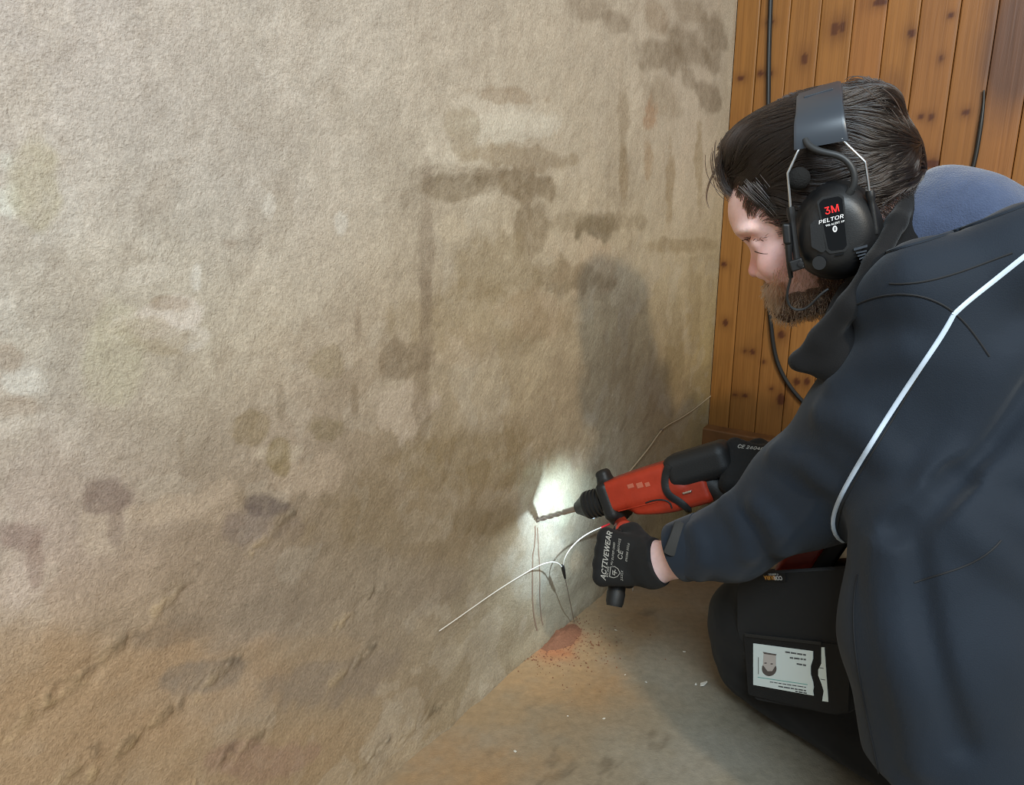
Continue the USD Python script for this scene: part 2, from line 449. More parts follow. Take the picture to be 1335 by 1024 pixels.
# plastered wall with damp stains
GS, GZ = np.meshgrid(np.r_[np.arange(0, 0.8, 0.004), np.arange(0.8, 1.8, 0.0028), np.linspace(1.8, 2.6, 20)], np.r_[np.arange(0, 1.36, 0.003), np.linspace(1.36, 2.4, 12)], indexing='ij')
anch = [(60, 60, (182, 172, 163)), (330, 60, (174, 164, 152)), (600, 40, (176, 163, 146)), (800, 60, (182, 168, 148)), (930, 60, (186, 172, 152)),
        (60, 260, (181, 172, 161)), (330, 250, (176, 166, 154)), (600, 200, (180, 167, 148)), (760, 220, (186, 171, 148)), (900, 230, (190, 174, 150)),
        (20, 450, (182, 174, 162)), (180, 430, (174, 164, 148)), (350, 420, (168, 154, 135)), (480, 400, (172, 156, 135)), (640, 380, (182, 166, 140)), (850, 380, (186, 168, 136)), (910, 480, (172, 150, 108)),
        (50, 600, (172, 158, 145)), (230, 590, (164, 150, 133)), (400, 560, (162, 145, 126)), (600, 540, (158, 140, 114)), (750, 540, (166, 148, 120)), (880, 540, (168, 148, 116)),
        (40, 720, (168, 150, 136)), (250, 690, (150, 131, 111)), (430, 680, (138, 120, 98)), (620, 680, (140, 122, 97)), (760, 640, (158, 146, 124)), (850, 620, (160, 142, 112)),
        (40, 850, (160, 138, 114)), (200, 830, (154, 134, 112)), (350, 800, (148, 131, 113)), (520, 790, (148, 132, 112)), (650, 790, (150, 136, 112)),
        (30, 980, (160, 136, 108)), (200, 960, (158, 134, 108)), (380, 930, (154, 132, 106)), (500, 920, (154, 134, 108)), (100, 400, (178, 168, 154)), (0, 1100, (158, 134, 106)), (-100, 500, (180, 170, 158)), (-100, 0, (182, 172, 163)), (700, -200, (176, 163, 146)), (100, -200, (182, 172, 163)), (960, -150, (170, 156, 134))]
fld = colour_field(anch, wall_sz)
sub = np.stack([GS.ravel(), GZ.ravel()], 1)
step_ = 5
coarse_s, coarse_z = np.linspace(0, 2.6, 130), np.linspace(0, 2.4, 120)
cg = np.stack(np.meshgrid(coarse_s, coarse_z, indexing='ij'), -1).reshape(-1, 2)
from scipy.interpolate import RegularGridInterpolator
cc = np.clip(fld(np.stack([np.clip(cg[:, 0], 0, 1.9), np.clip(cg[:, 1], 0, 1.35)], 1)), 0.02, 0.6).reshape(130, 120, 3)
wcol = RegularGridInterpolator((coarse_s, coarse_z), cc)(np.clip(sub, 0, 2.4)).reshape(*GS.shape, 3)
# mottled tide marks and streaks over everything
t1 = n2(GS, GZ, 7, 11, 5)
t2 = n2(GS, GZ * 0.35, 26, 21, 4)
t3 = n2(GS, GZ, 34, 31, 4)
t4 = n2(GS, GZ, 120, 33, 3)
wcol *= (1 + 0.30 * (t1 - 0.5) + 0.22 * (t2 - 0.5) + 0.20 * (t3 - 0.5) + 0.26 * (t4 - 0.5))[..., None]
wq = np.stack([GS * 5 + 0.55 * n2(GS, GZ, 9, 101), GZ * 5 + 0.55 * n2(GS, GZ, 9, 102), np.zeros_like(GS)], -1)
for thr, amt, col_, sc_, sd in ((0.50, 0.10, (128, 108, 84), 1.0, 111), (0.56, 0.13, (122, 104, 82), 1.9, 112), (0.60, 0.16, (196, 184, 166), 1.7, 113), (0.62, 0.14, (116, 98, 76), 3.6, 114), (0.62, 0.16, (194, 182, 164), 4.2, 115)):
    t = meshkit.fbm(wq * sc_, 5, sd)
    k = amt * sstep(thr, thr + 0.035, t) * (0.35 + 0.65 * sstep(1.15, 0.75, GZ + 0.25 * (GS < 0.5)))
    wcol = wcol * (1 - k[..., None]) + lin(col_) * k[..., None]
BLOTS = [
    # (px, py, rx, ry, sRGB, weight, warp, soft, scale, lean): pale efflorescence first, then brown tide marks
    (665, 165, 60, 24, (196, 186, 168), 0.75, 0.5, 0.3, 18, 0.3), (650, 140, 45, 20, (190, 178, 160), 0.5, 0.6, 0.4, 18, 0),
    (590, 300, 20, 20, (188, 172, 148), 0.6, 0.5, 0.4, 18, 0), (770, 350, 36, 34, (182, 160, 132), 0.6, 0.6, 0.3, 18, 0),
    (740, 320, 30, 22, (184, 166, 140), 0.5, 0.6, 0.4, 20, 0), (205, 420, 50, 26, (196, 184, 172), 0.75, 0.5, 0.3, 18, 0.4), (245, 440, 26, 18, (196, 186, 174), 0.6, 0.5, 0.3, 18, 0),
    (10, 210, 14, 16, (205, 202, 190), 0.6, 0.6, 0.5, 18, 0), (12, 265, 18, 22, (200, 198, 186), 0.55, 0.6, 0.5, 18, 0), (190, 355, 30, 16, (192, 182, 168), 0.6, 0.6, 0.4, 18, 0),
    (30, 495, 34, 22, (196, 190, 180), 0.6, 0.6, 0.4, 18, 0), (255, 365, 8, 18, (200, 194, 184), 0.6, 0.5, 0.5, 25, 0), (350, 265, 8, 16, (198, 190, 178), 0.6, 0.5, 0.5, 25, 0), (445, 290, 8, 14, (198, 190, 178), 0.6, 0.5, 0.5, 25, 0),
    (600, 450, 44, 22, (176, 156, 130), 0.5, 0.6, 0.4, 18, 0), (520, 530, 40, 36, (180, 162, 142), 0.6, 0.7, 0.3, 18, 0), (410, 620, 40, 26, (176, 156, 134), 0.55, 0.7, 0.35, 18, 0),
    (355, 590, 28, 16, (184, 168, 146), 0.5, 0.7, 0.3, 22, 0), (30, 760, 34, 30, (186, 168, 154), 0.5, 0.7, 0.35, 18, 0), (140, 690, 34, 30, (176, 158, 138), 0.5, 0.7, 0.35, 18, 0),
    (255, 660, 60, 26, (172, 152, 130), 0.5, 0.7, 0.35, 22, 0), (700, 410, 40, 26, (176, 152, 124), 0.4, 0.6, 0.4, 18, 0),
    # brown / dark
    (600, 245, 45, 16, (122, 106, 82), 0.55, 0.6, 0.4, 18, 0.2), (680, 240, 40, 22, (122, 104, 78), 0.6, 0.6, 0.4, 16, -0.5), (690, 300, 22, 34, (128, 110, 84), 0.55, 0.6, 0.4, 16, 0),
    (670, 205, 60, 16, (140, 122, 96), 0.55, 0.6, 0.35, 16, -0.4), (600, 170, 16, 40, (142, 126, 102), 0.5, 0.6, 0.4, 16, 0), (660, 125, 40, 12, (146, 126, 102), 0.5, 0.7, 0.4, 22, -0.3),
    (780, 295, 24, 18, (118, 104, 80), 0.65, 0.7, 0.35, 18, 0), (750, 365, 40, 24, (128, 110, 82), 0.5, 0.7, 0.4, 16, 0), (650, 350, 50, 40, (138, 120, 90), 0.45, 0.7, 0.45, 16, 0), (640, 420, 90, 40, (140, 120, 88), 0.4, 0.7, 0.5, 14, 0),
    (555, 320, 10, 90, (132, 116, 98), 0.45, 0.5, 0.5, 18, 0), (555, 420, 8, 60, (122, 104, 84), 0.5, 0.5, 0.5, 18, 0), (530, 470, 30, 22, (120, 102, 80), 0.6, 0.7, 0.35, 18, 0), (550, 520, 10, 60, (126, 108, 86), 0.5, 0.6, 0.5, 18, 0),
    (425, 480, 22, 22, (140, 124, 98), 0.55, 0.7, 0.35, 18, 0), (425, 560, 20, 18, (128, 112, 86), 0.6, 0.7, 0.35, 18, 0), (325, 560, 22, 20, (134, 116, 88), 0.6, 0.7, 0.35, 18, 0), (362, 595, 12, 22, (128, 110, 76), 0.6, 0.6, 0.4, 18, 0),
    (465, 425, 6, 24, (126, 108, 88), 0.5, 0.4, 0.5, 20, 0), (460, 520, 6, 26, (120, 102, 80), 0.55, 0.4, 0.5, 20, 0), (235, 580, 5, 22, (132, 116, 96), 0.5, 0.4, 0.5, 20, 0), (365, 525, 5, 22, (132, 116, 96), 0.5, 0.4, 0.5, 20, 0),
    (212, 440, 48, 22, (146, 130, 104), 0.45, 0.7, 0.4, 18, -0.4), (220, 395, 30, 10, (140, 120, 98), 0.5, 0.7, 0.4, 20, 0), (10, 465, 20, 16, (146, 128, 110), 0.5, 0.7, 0.4, 20, 0), (25, 530, 40, 16, (150, 132, 114), 0.5, 0.7, 0.4, 18, -0.3),
    (45, 250, 30, 60, (162, 152, 126), 0.5, 0.7, 0.5, 14, 0), (135, 645, 30, 22, (122, 104, 94), 0.7, 0.7, 0.35, 18, 0), (150, 680, 10, 30, (126, 108, 96), 0.55, 0.6, 0.4, 18, 0), (25, 700, 32, 18, (136, 116, 106), 0.6, 0.7, 0.35, 18, 0), (45, 730, 10, 36, (134, 112, 100), 0.5, 0.6, 0.4, 18, 0),
    (347, 660, 26, 16, (104, 90, 82), 0.8, 0.5, 0.35, 20, 0), (345, 690, 40, 20, (120, 104, 96), 0.45, 0.7, 0.4, 20, 0), (140, 470, 40, 60, (172, 164, 138), 0.4, 0.7, 0.5, 14, 0), (300, 320, 16, 10, (140, 124, 108), 0.5, 0.7, 0.5, 20, 0),
    (630, 600, 80, 40, (126, 106, 74), 0.5, 0.6, 0.5, 14, 0), (600, 680, 120, 50, (132, 112, 84), 0.4, 0.7, 0.5, 12, 0), (640, 680, 60, 18, (120, 102, 74), 0.4, 0.7, 0.5, 12, 0),
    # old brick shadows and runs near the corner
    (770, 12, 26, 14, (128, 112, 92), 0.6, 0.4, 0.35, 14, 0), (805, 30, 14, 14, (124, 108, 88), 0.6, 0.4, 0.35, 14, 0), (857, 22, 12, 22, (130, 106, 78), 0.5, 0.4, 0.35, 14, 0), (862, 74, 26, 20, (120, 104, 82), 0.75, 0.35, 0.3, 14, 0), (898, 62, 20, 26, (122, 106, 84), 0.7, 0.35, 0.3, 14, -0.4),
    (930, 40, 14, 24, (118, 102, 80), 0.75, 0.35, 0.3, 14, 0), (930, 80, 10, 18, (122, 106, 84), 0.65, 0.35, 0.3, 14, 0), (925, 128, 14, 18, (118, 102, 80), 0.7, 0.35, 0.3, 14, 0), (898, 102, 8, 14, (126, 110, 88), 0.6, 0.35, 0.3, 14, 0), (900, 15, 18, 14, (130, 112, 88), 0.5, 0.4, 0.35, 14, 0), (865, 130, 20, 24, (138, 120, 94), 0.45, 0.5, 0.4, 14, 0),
    (848, 150, 8, 20, (160, 116, 78), 0.45, 0.6, 0.5, 20, 0), (845, 205, 6, 30, (150, 116, 76), 0.4, 0.5, 0.5, 20, 0), (815, 235, 6, 40, (134, 112, 80), 0.5, 0.5, 0.5, 20, 0), (875, 240, 5, 50, (146, 122, 86), 0.45, 0.5, 0.5, 20, 0), (912, 220, 5, 46, (150, 128, 92), 0.45, 0.5, 0.5, 20, 0), (812, 150, 8, 50, (140, 122, 96), 0.4, 0.5, 0.5, 18, 0),
    (790, 290, 50, 14, (130, 112, 84), 0.4, 0.7, 0.5, 16, 0), (890, 320, 40, 10, (136, 114, 78), 0.4, 0.5, 0.5, 16, 0), (880, 460, 12, 60, (140, 120, 80), 0.4, 0.5, 0.5, 16, 0), (905, 400, 8, 60, (136, 114, 76), 0.35, 0.5, 0.5, 16, 0),
    # brown splash band low on the left
    (90, 880, 150, 60, (160, 132, 102), 0.6, 0.6, 0.5, 8, 0.4), (230, 900, 140, 60, (160, 132, 102), 0.5, 0.6, 0.5, 8, 0.4), (400, 850, 60, 24, (152, 130, 104), 0.5, 0.6, 0.5, 10, 0.4), (60, 980, 200, 60, (160, 132, 102), 0.6, 0.6, 0.5, 8, 0), (330, 980, 120, 40, (156, 130, 100), 0.5, 0.6, 0.5, 8, 0.4),
    (280, 880, 36, 22, (126, 112, 98), 0.6, 0.7, 0.4, 16, 0.5), (450, 880, 60, 34, (134, 118, 102), 0.55, 0.7, 0.4, 14, 0.6), (225, 825, 40, 26, (124, 108, 92), 0.5, 0.7, 0.4, 14, 0.5), (360, 800, 50, 30, (134, 118, 100), 0.5, 0.7, 0.4, 14, 0.5), (340, 990, 50, 24, (142, 112, 96), 0.5, 0.7, 0.5, 14, 0.3), (560, 770, 40, 24, (132, 116, 98), 0.4, 0.7, 0.4, 14, 0.5),
    (700, 700, 26, 80, (176, 172, 158), 0.35, 0.6, 0.6, 14, 0), (740, 640, 50, 40, (178, 176, 150), 0.4, 0.7, 0.6, 14, 0),
]
for i, (px, py, rx, ry, c, w, wp, so, sc, le) in enumerate(BLOTS):
    brick = py < 140 and px > 750
    wcol = blot(wcol, GS, GZ, wall_sz, px, py, rx, ry, c, w * (0.75 if brick else 1.0), wp * (1.0 if brick else 1.25), so * (1.0 if brick else 0.6), sc * 1.6, 40 + i, le + (-0.35 if brick else 0), brick)
# scratched, debris-flecked smears that run up to the right, low on the left
dents = np.zeros(GS.shape)
for i, (px, py) in enumerate([(140, 855), (90, 895), (40, 930), (205, 945), (150, 985), (95, 1005), (325, 970), (275, 1005), (545, 945), (480, 990), (285, 880), (460, 868), (470, 790), (360, 690), (230, 770)]):
    a, b = wall_sz(px + 26, py - 26), wall_sz(px - 30, py + 26)
    t = ((GS - a[0]) * (b - a)[0] + (GZ - a[1]) * (b - a)[1]) / ((b - a) @ (b - a))
    d = np.hypot(GS - a[0] - np.clip(t, 0, 1) * (b - a)[0], GZ - a[1] - np.clip(t, 0, 1) * (b - a)[1])
    k = (1 - sstep(0.0, 0.016, d)) * sstep(0.40, 0.62, n2(GS, GZ, 110, 300 + i, 3))
    dark = k * (1 - np.clip(t, 0, 1))
    wcol = wcol * (1 - 0.45 * dark[..., None]) 
    lite = k * np.clip(t, 0, 1)
    wcol = wcol * (1 - 0.35 * lite[..., None]) + 0.35 * lite[..., None] * lin((178, 152, 112))
    dents += 0.0022 * (k - 0.3 * (1 - sstep(0.0, 0.02, d)))
wcol = np.clip(wcol * 1.0, 0.01, 0.75)
rel = 0.010 * (n2(GS, GZ, 3.2, 5, 3) - 0.5) + 0.006 * (n2(GS, GZ, 10, 6, 3) - 0.5) + 0.0030 * (n2(GS, GZ, 45, 7, 3) - 0.5) * sstep(0.2, 0.6, GS) + dents
for (px, py, rx, ry, hgt) in [(600, 215, 40, 16, 0.005), (660, 210, 50, 22, 0.004), (640, 440, 60, 26, 0.004), (660, 170, 50, 20, 0.004), (690, 290, 30, 30, -0.004), (760, 350, 30, 26, 0.003), (640, 640, 60, 50, 0.004), (255, 670, 60, 24, 0.003), (740, 560, 60, 30, 0.003)]:
    o = wall_sz(px, py)
    e = np.abs(wall_sz(px + rx, py) - o)[0] + 1e-3
    g2 = np.abs(wall_sz(px, py + ry) - o)[1] + 1e-3
    rel += hgt * np.exp(-((GS - o[0]) / e) ** 2 - ((GZ - o[1]) / g2) ** 2)
rel *= sstep(0.0, 0.03, GS)
rel += 0.02 * (1 - sstep(0, 0.05, GZ)) * sstep(0.3, 0.7, n2(GS, GZ, 9, 8, 3)) * 0.4
_rgi = RegularGridInterpolator((GS[:, 0], GZ[0]), rel, bounds_error=False, fill_value=0.0)
drel = lambda s, z: float(_rgi([[max(s, 0), max(z, 0)]])[0])
wv = W0 - GS.reshape(-1, 1) * WD + GZ.reshape(-1, 1) * Z + rel.reshape(-1, 1) * WN
wf = grid_mesh(*GS.shape)
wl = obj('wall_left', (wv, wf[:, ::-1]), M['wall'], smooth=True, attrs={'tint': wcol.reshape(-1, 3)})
tag(wl[0], 'damp-stained rough plaster wall filling the left of the picture', 'wall', kind='structure')
def wall_pt(px, py, off=0.0):
    s, z = wall_sz(px, py)
    return W0 - s * WD + z * Z + (drel(s, z) + off) * WN

# floor
fx, fy = np.meshgrid(np.r_[np.linspace(-2.2, -0.5, 20), np.arange(-0.48, 1.3, 0.006), np.linspace(1.32, 3.4, 24)], np.r_[np.linspace(-2.0, 0.4, 20), np.arange(0.42, 2.1, 0.006)], indexing='ij')
dist_w = ((fx - W0[0]) * WN[0] + (fy - W0[1]) * WN[1])
dist_b = ((fx - W0[0]) * BN[0] + (fy - W0[1]) * BN[1])
fcol = np.ones(fx.shape + (3,)) * lin((124, 116, 100))
k = (1 - sstep(0.0, 0.42, dist_w + 0.22 * (n2(fx, fy, 6, 61) - 0.5)))
fcol = fcol * (1 - k[..., None]) + lin((146, 121, 90)) * k[..., None]
k = sstep(0.45, 0.75, n2(fx, fy, 9, 62, 5)) * 0.6
fcol = fcol * (1 - k[..., None]) + lin((138, 131, 116)) * k[..., None]
k = sstep(0.5, 0.75, n2(fx * 1.0, fy * 1.0, 30, 63, 4)) * 0.35
fcol = fcol * (1 - k[..., None]) + lin((126, 116, 98)) * k[..., None]
al, ac = fx * 0.62 + fy * 0.78, fx * 0.78 - fy * 0.62
k = sstep(0.56, 0.7, n2(al * 0.35, ac, 60, 64, 4)) * sstep(0.42, 0.6, n2(fx, fy, 5, 65, 3)) * 0.6
fcol = fcol * (1 - k[..., None]) + lin((96, 84, 68)) * k[..., None]
fl2 = lambda px, py: on_floor(px, py)[:2]
for i, (px, py, rx, ry, c, w, wp, so) in enumerate([(722, 838, 34, 26, (160, 98, 66), 0.85, 0.5, 0.5), (740, 880, 70, 40, (160, 124, 84), 0.5, 0.6, 0.6), (930, 990, 80, 30, (132, 126, 114), 0.5, 0.7, 0.5), (620, 1000, 90, 40, (150, 118, 82), 0.6, 0.6, 0.5)]):
    fcol = blot(fcol, fx, fy, fl2, px, py, rx, ry, c, w, wp, so, 22, 80 + i)
fz = 0.0022 * (n2(fx, fy, 12, 66, 4) - 0.5) - 0.0016 * k
keep = (dist_w > -0.3) & (dist_b > -0.3)
ff = grid_mesh(*fx.shape)
ff = ff[keep.ravel()[ff].all(1)]
used, inv_ = np.unique(ff, return_inverse=True)
ff = inv_.reshape(ff.shape)
flr = obj('floor', (np.stack([fx, fy, fz], -1).reshape(-1, 3)[used], ff), M['floor'], smooth=True, attrs={'tint': fcol.reshape(-1, 3)[used]})
tag(flr[0], 'dusty brown and grey concrete floor at the foot of the damp wall', 'floor', kind='structure')

# boarded wall: tongue and groove pine planks
wb, wb_loc = thing('wall_back', 'varnished knotty pine boarded wall behind the man', 'wall', W0, kind='structure')
wbp = (wb, wb_loc)
bm = trimesh.creation.box((2.55, 0.03, 2.4 - 0.02))
obj('backing_board', place(bm, W0 + 1.25 * BD - 0.030 * BN + 1.21 * Z, BD, BN, Z), M['backing'], wbp, smooth=False)
KN = [(1088, 38, 5, 8), (1098, 35, 4, 7), (1004, 29, 4, 3), (1049, 77, 4, 7), (1148, 3, 9, 5), (1189, 43, 5, 5), (1227, 76, 3, 4), (966, 102, 4, 3), (991, 96, 4, 3), (1003, 96, 4, 3), (1200, 152, 3, 3), (1214, 153, 3, 4), (1259, 147, 4, 4), (1190, 210, 7, 6), (1216, 214, 11, 6), (946, 421, 3, 4),
      (971, 458, 2, 2), (981, 459, 3, 3), (1019, 437, 4, 5), (1038, 498, 4, 4), (1052, 498, 3, 5), (1018, 521, 5, 7), (971, 516, 3, 2), (958, 515, 3, 2), (996, 472, 2, 2), (1006, 507, 2, 2), (942, 250, 4, 3), (944, 345, 3, 3), (1240, 20, 3, 3), (1052, 560, 4, 3)]
kn = []
for px, py, rx, ry in KN:
    q = on_back(px, py)
    q2, q3 = on_back(px + rx, py), on_back(px, py + ry)
    kn.append(((q - W0) @ BD, q[2], abs((q2 - q) @ BD), abs(q3[2] - q[2])))
rng = np.random.default_rng(4)
edges = [0.0, 0.0555, 0.1256, 0.193, 0.2623, 0.329, 0.394, 0.468, 0.535, 0.603, 0.671, 0.739, 0.807, 0.875, 0.943, 1.011, 1.079, 1.147, 1.215, 1.283, 1.351, 1.419, 1.487] + [1.487 + 0.068 * k for k in range(1, 16)]
M['plank'] = usdkit.material(stage, '/World/Looks/pine', {
    'tc': ('texture_coordinate', {}), 'at': ('attribute', {'attribute': 'tint'}), 'mp': ('mapping', {'scale': (60.0, 60.0, 1.6)}),
    'n': ('noise_texture', {'scale': 3.0, 'detail': 5.0, 'roughness': 0.6, 'distortion': 0.6}), 'r': ('rgb_ramp', {'ramp': [(0.3, (0.80, 0.76, 0.70)), (0.55, (1.03, 1.03, 1.03)), (0.75, (1.14, 1.12, 1.08))]}),
    'mm': ('mix_color', {'blend_type': 'multiply', 'fac': 1.0, 'use_clamp': False}), 'b': ('bump', {'distance': 0.0006, 'strength': 0.7}),
    'p': ('principled_bsdf', {'roughness': 0.42, 'specular_ior_level': 0.4})},
    [('tc.object', 'mp.vector'), ('mp.vector', 'n.vector'), ('n.fac', 'r.fac'), ('at.color', 'mm.a'), ('r.color', 'mm.b'), ('mm.result', 'p.base_color'), ('n.fac', 'b.height'), ('b.normal', 'p.normal')], surface='p.BSDF')
for i in range(len(edges) - 1):
    a, b = edges[i] + 0.0005, edges[i + 1] - 0.0005
    fine = b < 0.95
    zz = np.r_[np.arange(0.225, 1.40, 0.005 if fine else 0.1), np.linspace(1.42, 2.4, 8)]
    # profile across: bevelled edges, flat face
    off = rng.uniform(-0.0007, 0.0007)
    prof = [(a, -0.012), (a, -0.0022), (a + 0.0008, -0.0008), (a + 0.0022, 0.0)] + [(x, 0.0) for x in np.linspace(a + 0.008, b - 0.008, 12 if fine else 3)] + [(b - 0.0022, 0.0), (b - 0.0008, -0.0008), (b, -0.0022), (b, -0.012)]
    prof = np.array(prof)
    R_, ZZ = np.meshgrid(prof[:, 0], zz, indexing='ij')
    O_ = np.repeat(prof[:, 1][:, None], len(zz), 1) + off
    v = W0 + R_[..., None] * BD + ZZ[..., None] * Z + O_[..., None] * BN
    base = lin((142, 94, 48)) * rng.uniform(0.88, 1.1) * np.array([1, rng.uniform(0.96, 1.03), rng.uniform(0.9, 1.05)])
    g = n2(R_, ZZ * 0.03, 90, 500 + i, 3)
    col = base * (1 + 0.22 * (g - 0.5))[..., None] * (1 + 0.18 * (n2(R_, ZZ * 0.3, 12, 520 + i, 3) - 0.5))[..., None]
    for (kr, kz, rr, rz) in kn:
        if a - 0.01 < kr < b + 0.01:
            d = np.hypot((R_ - kr) / max(rr, 0.004), (ZZ - kz) / max(rz, 0.004))
            halo = np.exp(-(d / 2.6) ** 2) * 0.45
            ring = halo + 0.9 * (1 - sstep(0.75, 1.25, d))
            ring = np.clip(ring, 0, 0.92)
            col = col * (1 - ring[..., None]) + lin((74, 36, 16)) * ring[..., None]
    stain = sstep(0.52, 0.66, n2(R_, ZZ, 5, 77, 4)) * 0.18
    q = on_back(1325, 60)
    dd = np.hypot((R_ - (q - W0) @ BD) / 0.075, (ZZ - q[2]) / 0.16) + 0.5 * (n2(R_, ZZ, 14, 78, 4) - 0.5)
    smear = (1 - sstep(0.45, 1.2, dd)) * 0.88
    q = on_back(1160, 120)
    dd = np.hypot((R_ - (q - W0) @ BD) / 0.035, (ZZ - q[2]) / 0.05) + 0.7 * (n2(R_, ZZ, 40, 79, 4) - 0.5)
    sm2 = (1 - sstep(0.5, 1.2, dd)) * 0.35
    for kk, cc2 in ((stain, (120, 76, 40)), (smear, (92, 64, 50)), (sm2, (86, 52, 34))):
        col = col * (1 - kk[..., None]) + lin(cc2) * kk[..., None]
    q = wbp
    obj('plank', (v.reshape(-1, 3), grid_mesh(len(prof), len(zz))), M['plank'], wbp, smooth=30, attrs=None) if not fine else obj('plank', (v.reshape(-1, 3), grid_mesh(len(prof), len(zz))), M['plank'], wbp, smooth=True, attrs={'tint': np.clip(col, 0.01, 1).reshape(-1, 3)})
    if not fine:
        UsdGeom.PrimvarsAPI(stage.GetPrimAtPath(f'/World/wall_back/plank_{i:03d}')).CreatePrimvar('tint', Sdf.ValueTypeNames.Color3fArray, 'constant').Set(Vt.Vec3fArray([Gf.Vec3f(*map(float, base))]))
tr = rbox(W0 + 1.25 * BD + 0.020 * BN + 0.2035 * Z, [BD, BN, Z], (1.265, 0.022, 0.0245), 0.005)
t1_ = obj('trim_1', tr, M['trim'])
tag(t1_[0], 'brown stained wooden trim board along the foot of the pine planks', 'trim', kind='structure')
pl = np.stack(np.meshgrid(np.linspace(0, 2.5, 220), np.linspace(0, 0.185, 24), indexing='ij'), -1)
po = 0.012 * (n2(pl[..., 0], pl[..., 1], 30, 91, 4) - 0.5)
pv = W0 + pl[..., :1] * BD + pl[..., 1:] * Z + (po[..., None] + 0.004) * BN
pc = lin((120, 96, 66)) * (1 + 0.9 * (n2(pl[..., 0], pl[..., 1], 50, 92, 4) - 0.5))[..., None]
bs = obj('baseboard_back', (pv.reshape(-1, 3), grid_mesh(220, 24)), M['wall'], smooth=True, attrs={'tint': np.clip(pc, 0.01, 0.6).reshape(-1, 3)})
tag(bs[0], 'crumbly bare masonry strip below the wooden trim board in the corner', 'wall base', kind='structure')

# ------------------------------------------------------------------ the man: skeleton
PITCH = math.radians(22)
FW, LF = unit([-0.92, 0.38, 0]), unit([-0.38, -0.92, 0])       # where he faces; his left
HX = math.cos(PITCH) * FW - math.sin(PITCH) * Z
HY = LF
HZ = math.sin(PITCH) * FW + math.cos(PITCH) * Z
HR = np.stack([HX, HY, HZ])
HO = P(1092, 288, 0.965)
def hw(x, y, z):
    return HO + np.array([x, y, z], float) @ HR
def hloc(p):
    return (p - HO.astype(np.float32)) @ HR.T.astype(np.float32)
def hp(px, py, y):
    """Sight line through the pixel met with the plane y metres to the left of the head's middle."""
    return hit(px, py, HO + y * HY, HY)
NB = np.array([0.56, 0.955, 0.70])
LS = np.array([0.480, 0.850, 0.680])
RS = np.array([0.630, 1.115, 0.695])
ARM_L = [LS, P(1155, 548, 0.92), P(1050, 640, 1.02), P(955, 707, 1.10), P(886, 720, 1.143)]
ARM_LR = [0.090, 0.086, 0.070, 0.052, 0.044]
WR_L = P(850, 735, 1.178)
WR_R = P(1024, 615, 1.17)
ARM_R = [RS, np.array([0.60, 1.20, 0.47]), P(1030, 613, 1.172)]
K_L = P(988, 812, 1.27)
HIP_L, HIP_R = np.array([0.61, 0.85, 0.30]), np.array([0.72, 1.00, 0.30])
K_R = np.array([0.72, 1.27, 0.085])
AN_L, AN_R = np.array([0.655, 0.79, 0.062]), np.array([0.88, 0.95, 0.062])
SH_L = np.array([K_L[0] + 0.01, K_L[1] + 0.005, 0.072])

class Hand:
    """Gripping hand: x towards the knuckles, y towards the index finger, z out of the back."""
    def __init__(s, wrist, knuckles, back):
        s.o = wrist
        s.x = unit(knuckles - wrist)
        s.z = unit(back - s.x * (np.asarray(back) @ s.x))
        s.left = 1
        s.y = np.cross(s.x, s.z) if s.left else np.cross(s.z, s.x)
        s.R = np.stack([s.x, s.y, s.z])
    def w(s, p):
        return s.o + np.asarray(p, float) @ s.R
    def sdf(s, p, g=0.0):
        q = (p - s.o.astype(np.float32)) @ s.R.T.astype(np.float32)
        d = rc(q, (-0.005, 0.012, -0.002), (-0.005, -0.012, -0.002), 0.021 + g)
        palm = None
        for i, y in enumerate((0.031, 0.0105, -0.0105, -0.031)):
            e = rc(q, (0.004, y * 0.55, -0.002), (0.082 - 0.004 * (i == 3) - 0.002 * (i == 0), y, 0.0), 0.0155 + g, 0.0125 + g)
            palm = e if palm is None else smin(palm, e, 0.012)
        d = smin(d, palm, 0.015)
        for i, y in enumerate((0.0315, 0.0105, -0.0105, -0.0315)):
            sc = (0.97, 1.03, 1.0, 0.9)[i]
            r = (0.0104, 0.0106, 0.0102, 0.0092)[i] + g
            pts = [(0.080, y, 0.0), (0.080 + 0.014 * sc, y, -0.036 * sc), (0.081 * sc ** 0.3, y * 0.98, -0.060 * sc), (0.056, y * 0.97, -0.061)]
            f = chain(q, pts, [r + 0.0015, r, r - 0.0008, r - 0.0015], 0.003)
            d = smin(d, f, 0.006)
        th = chain(q, [(0.018, 0.024, -0.010), (0.048, 0.047, -0.026), (0.073, 0.047, -0.044), (0.078, 0.028, -0.056)], [0.017 + g, 0.0125 + g, 0.0115 + g, 0.0095 + g], 0.006)
        return smin(d, th, 0.010)
view_l = unit(EYE - P(800, 730, 1.2))
HL = Hand(WR_L, P(783, 726, 1.222), view_l + 0.10 * Z - 0.15 * np.array([1.0, 0, 0]))
HRt = Hand(WR_R, P(955, 607, 1.205), view_l + 0.35 * Z)

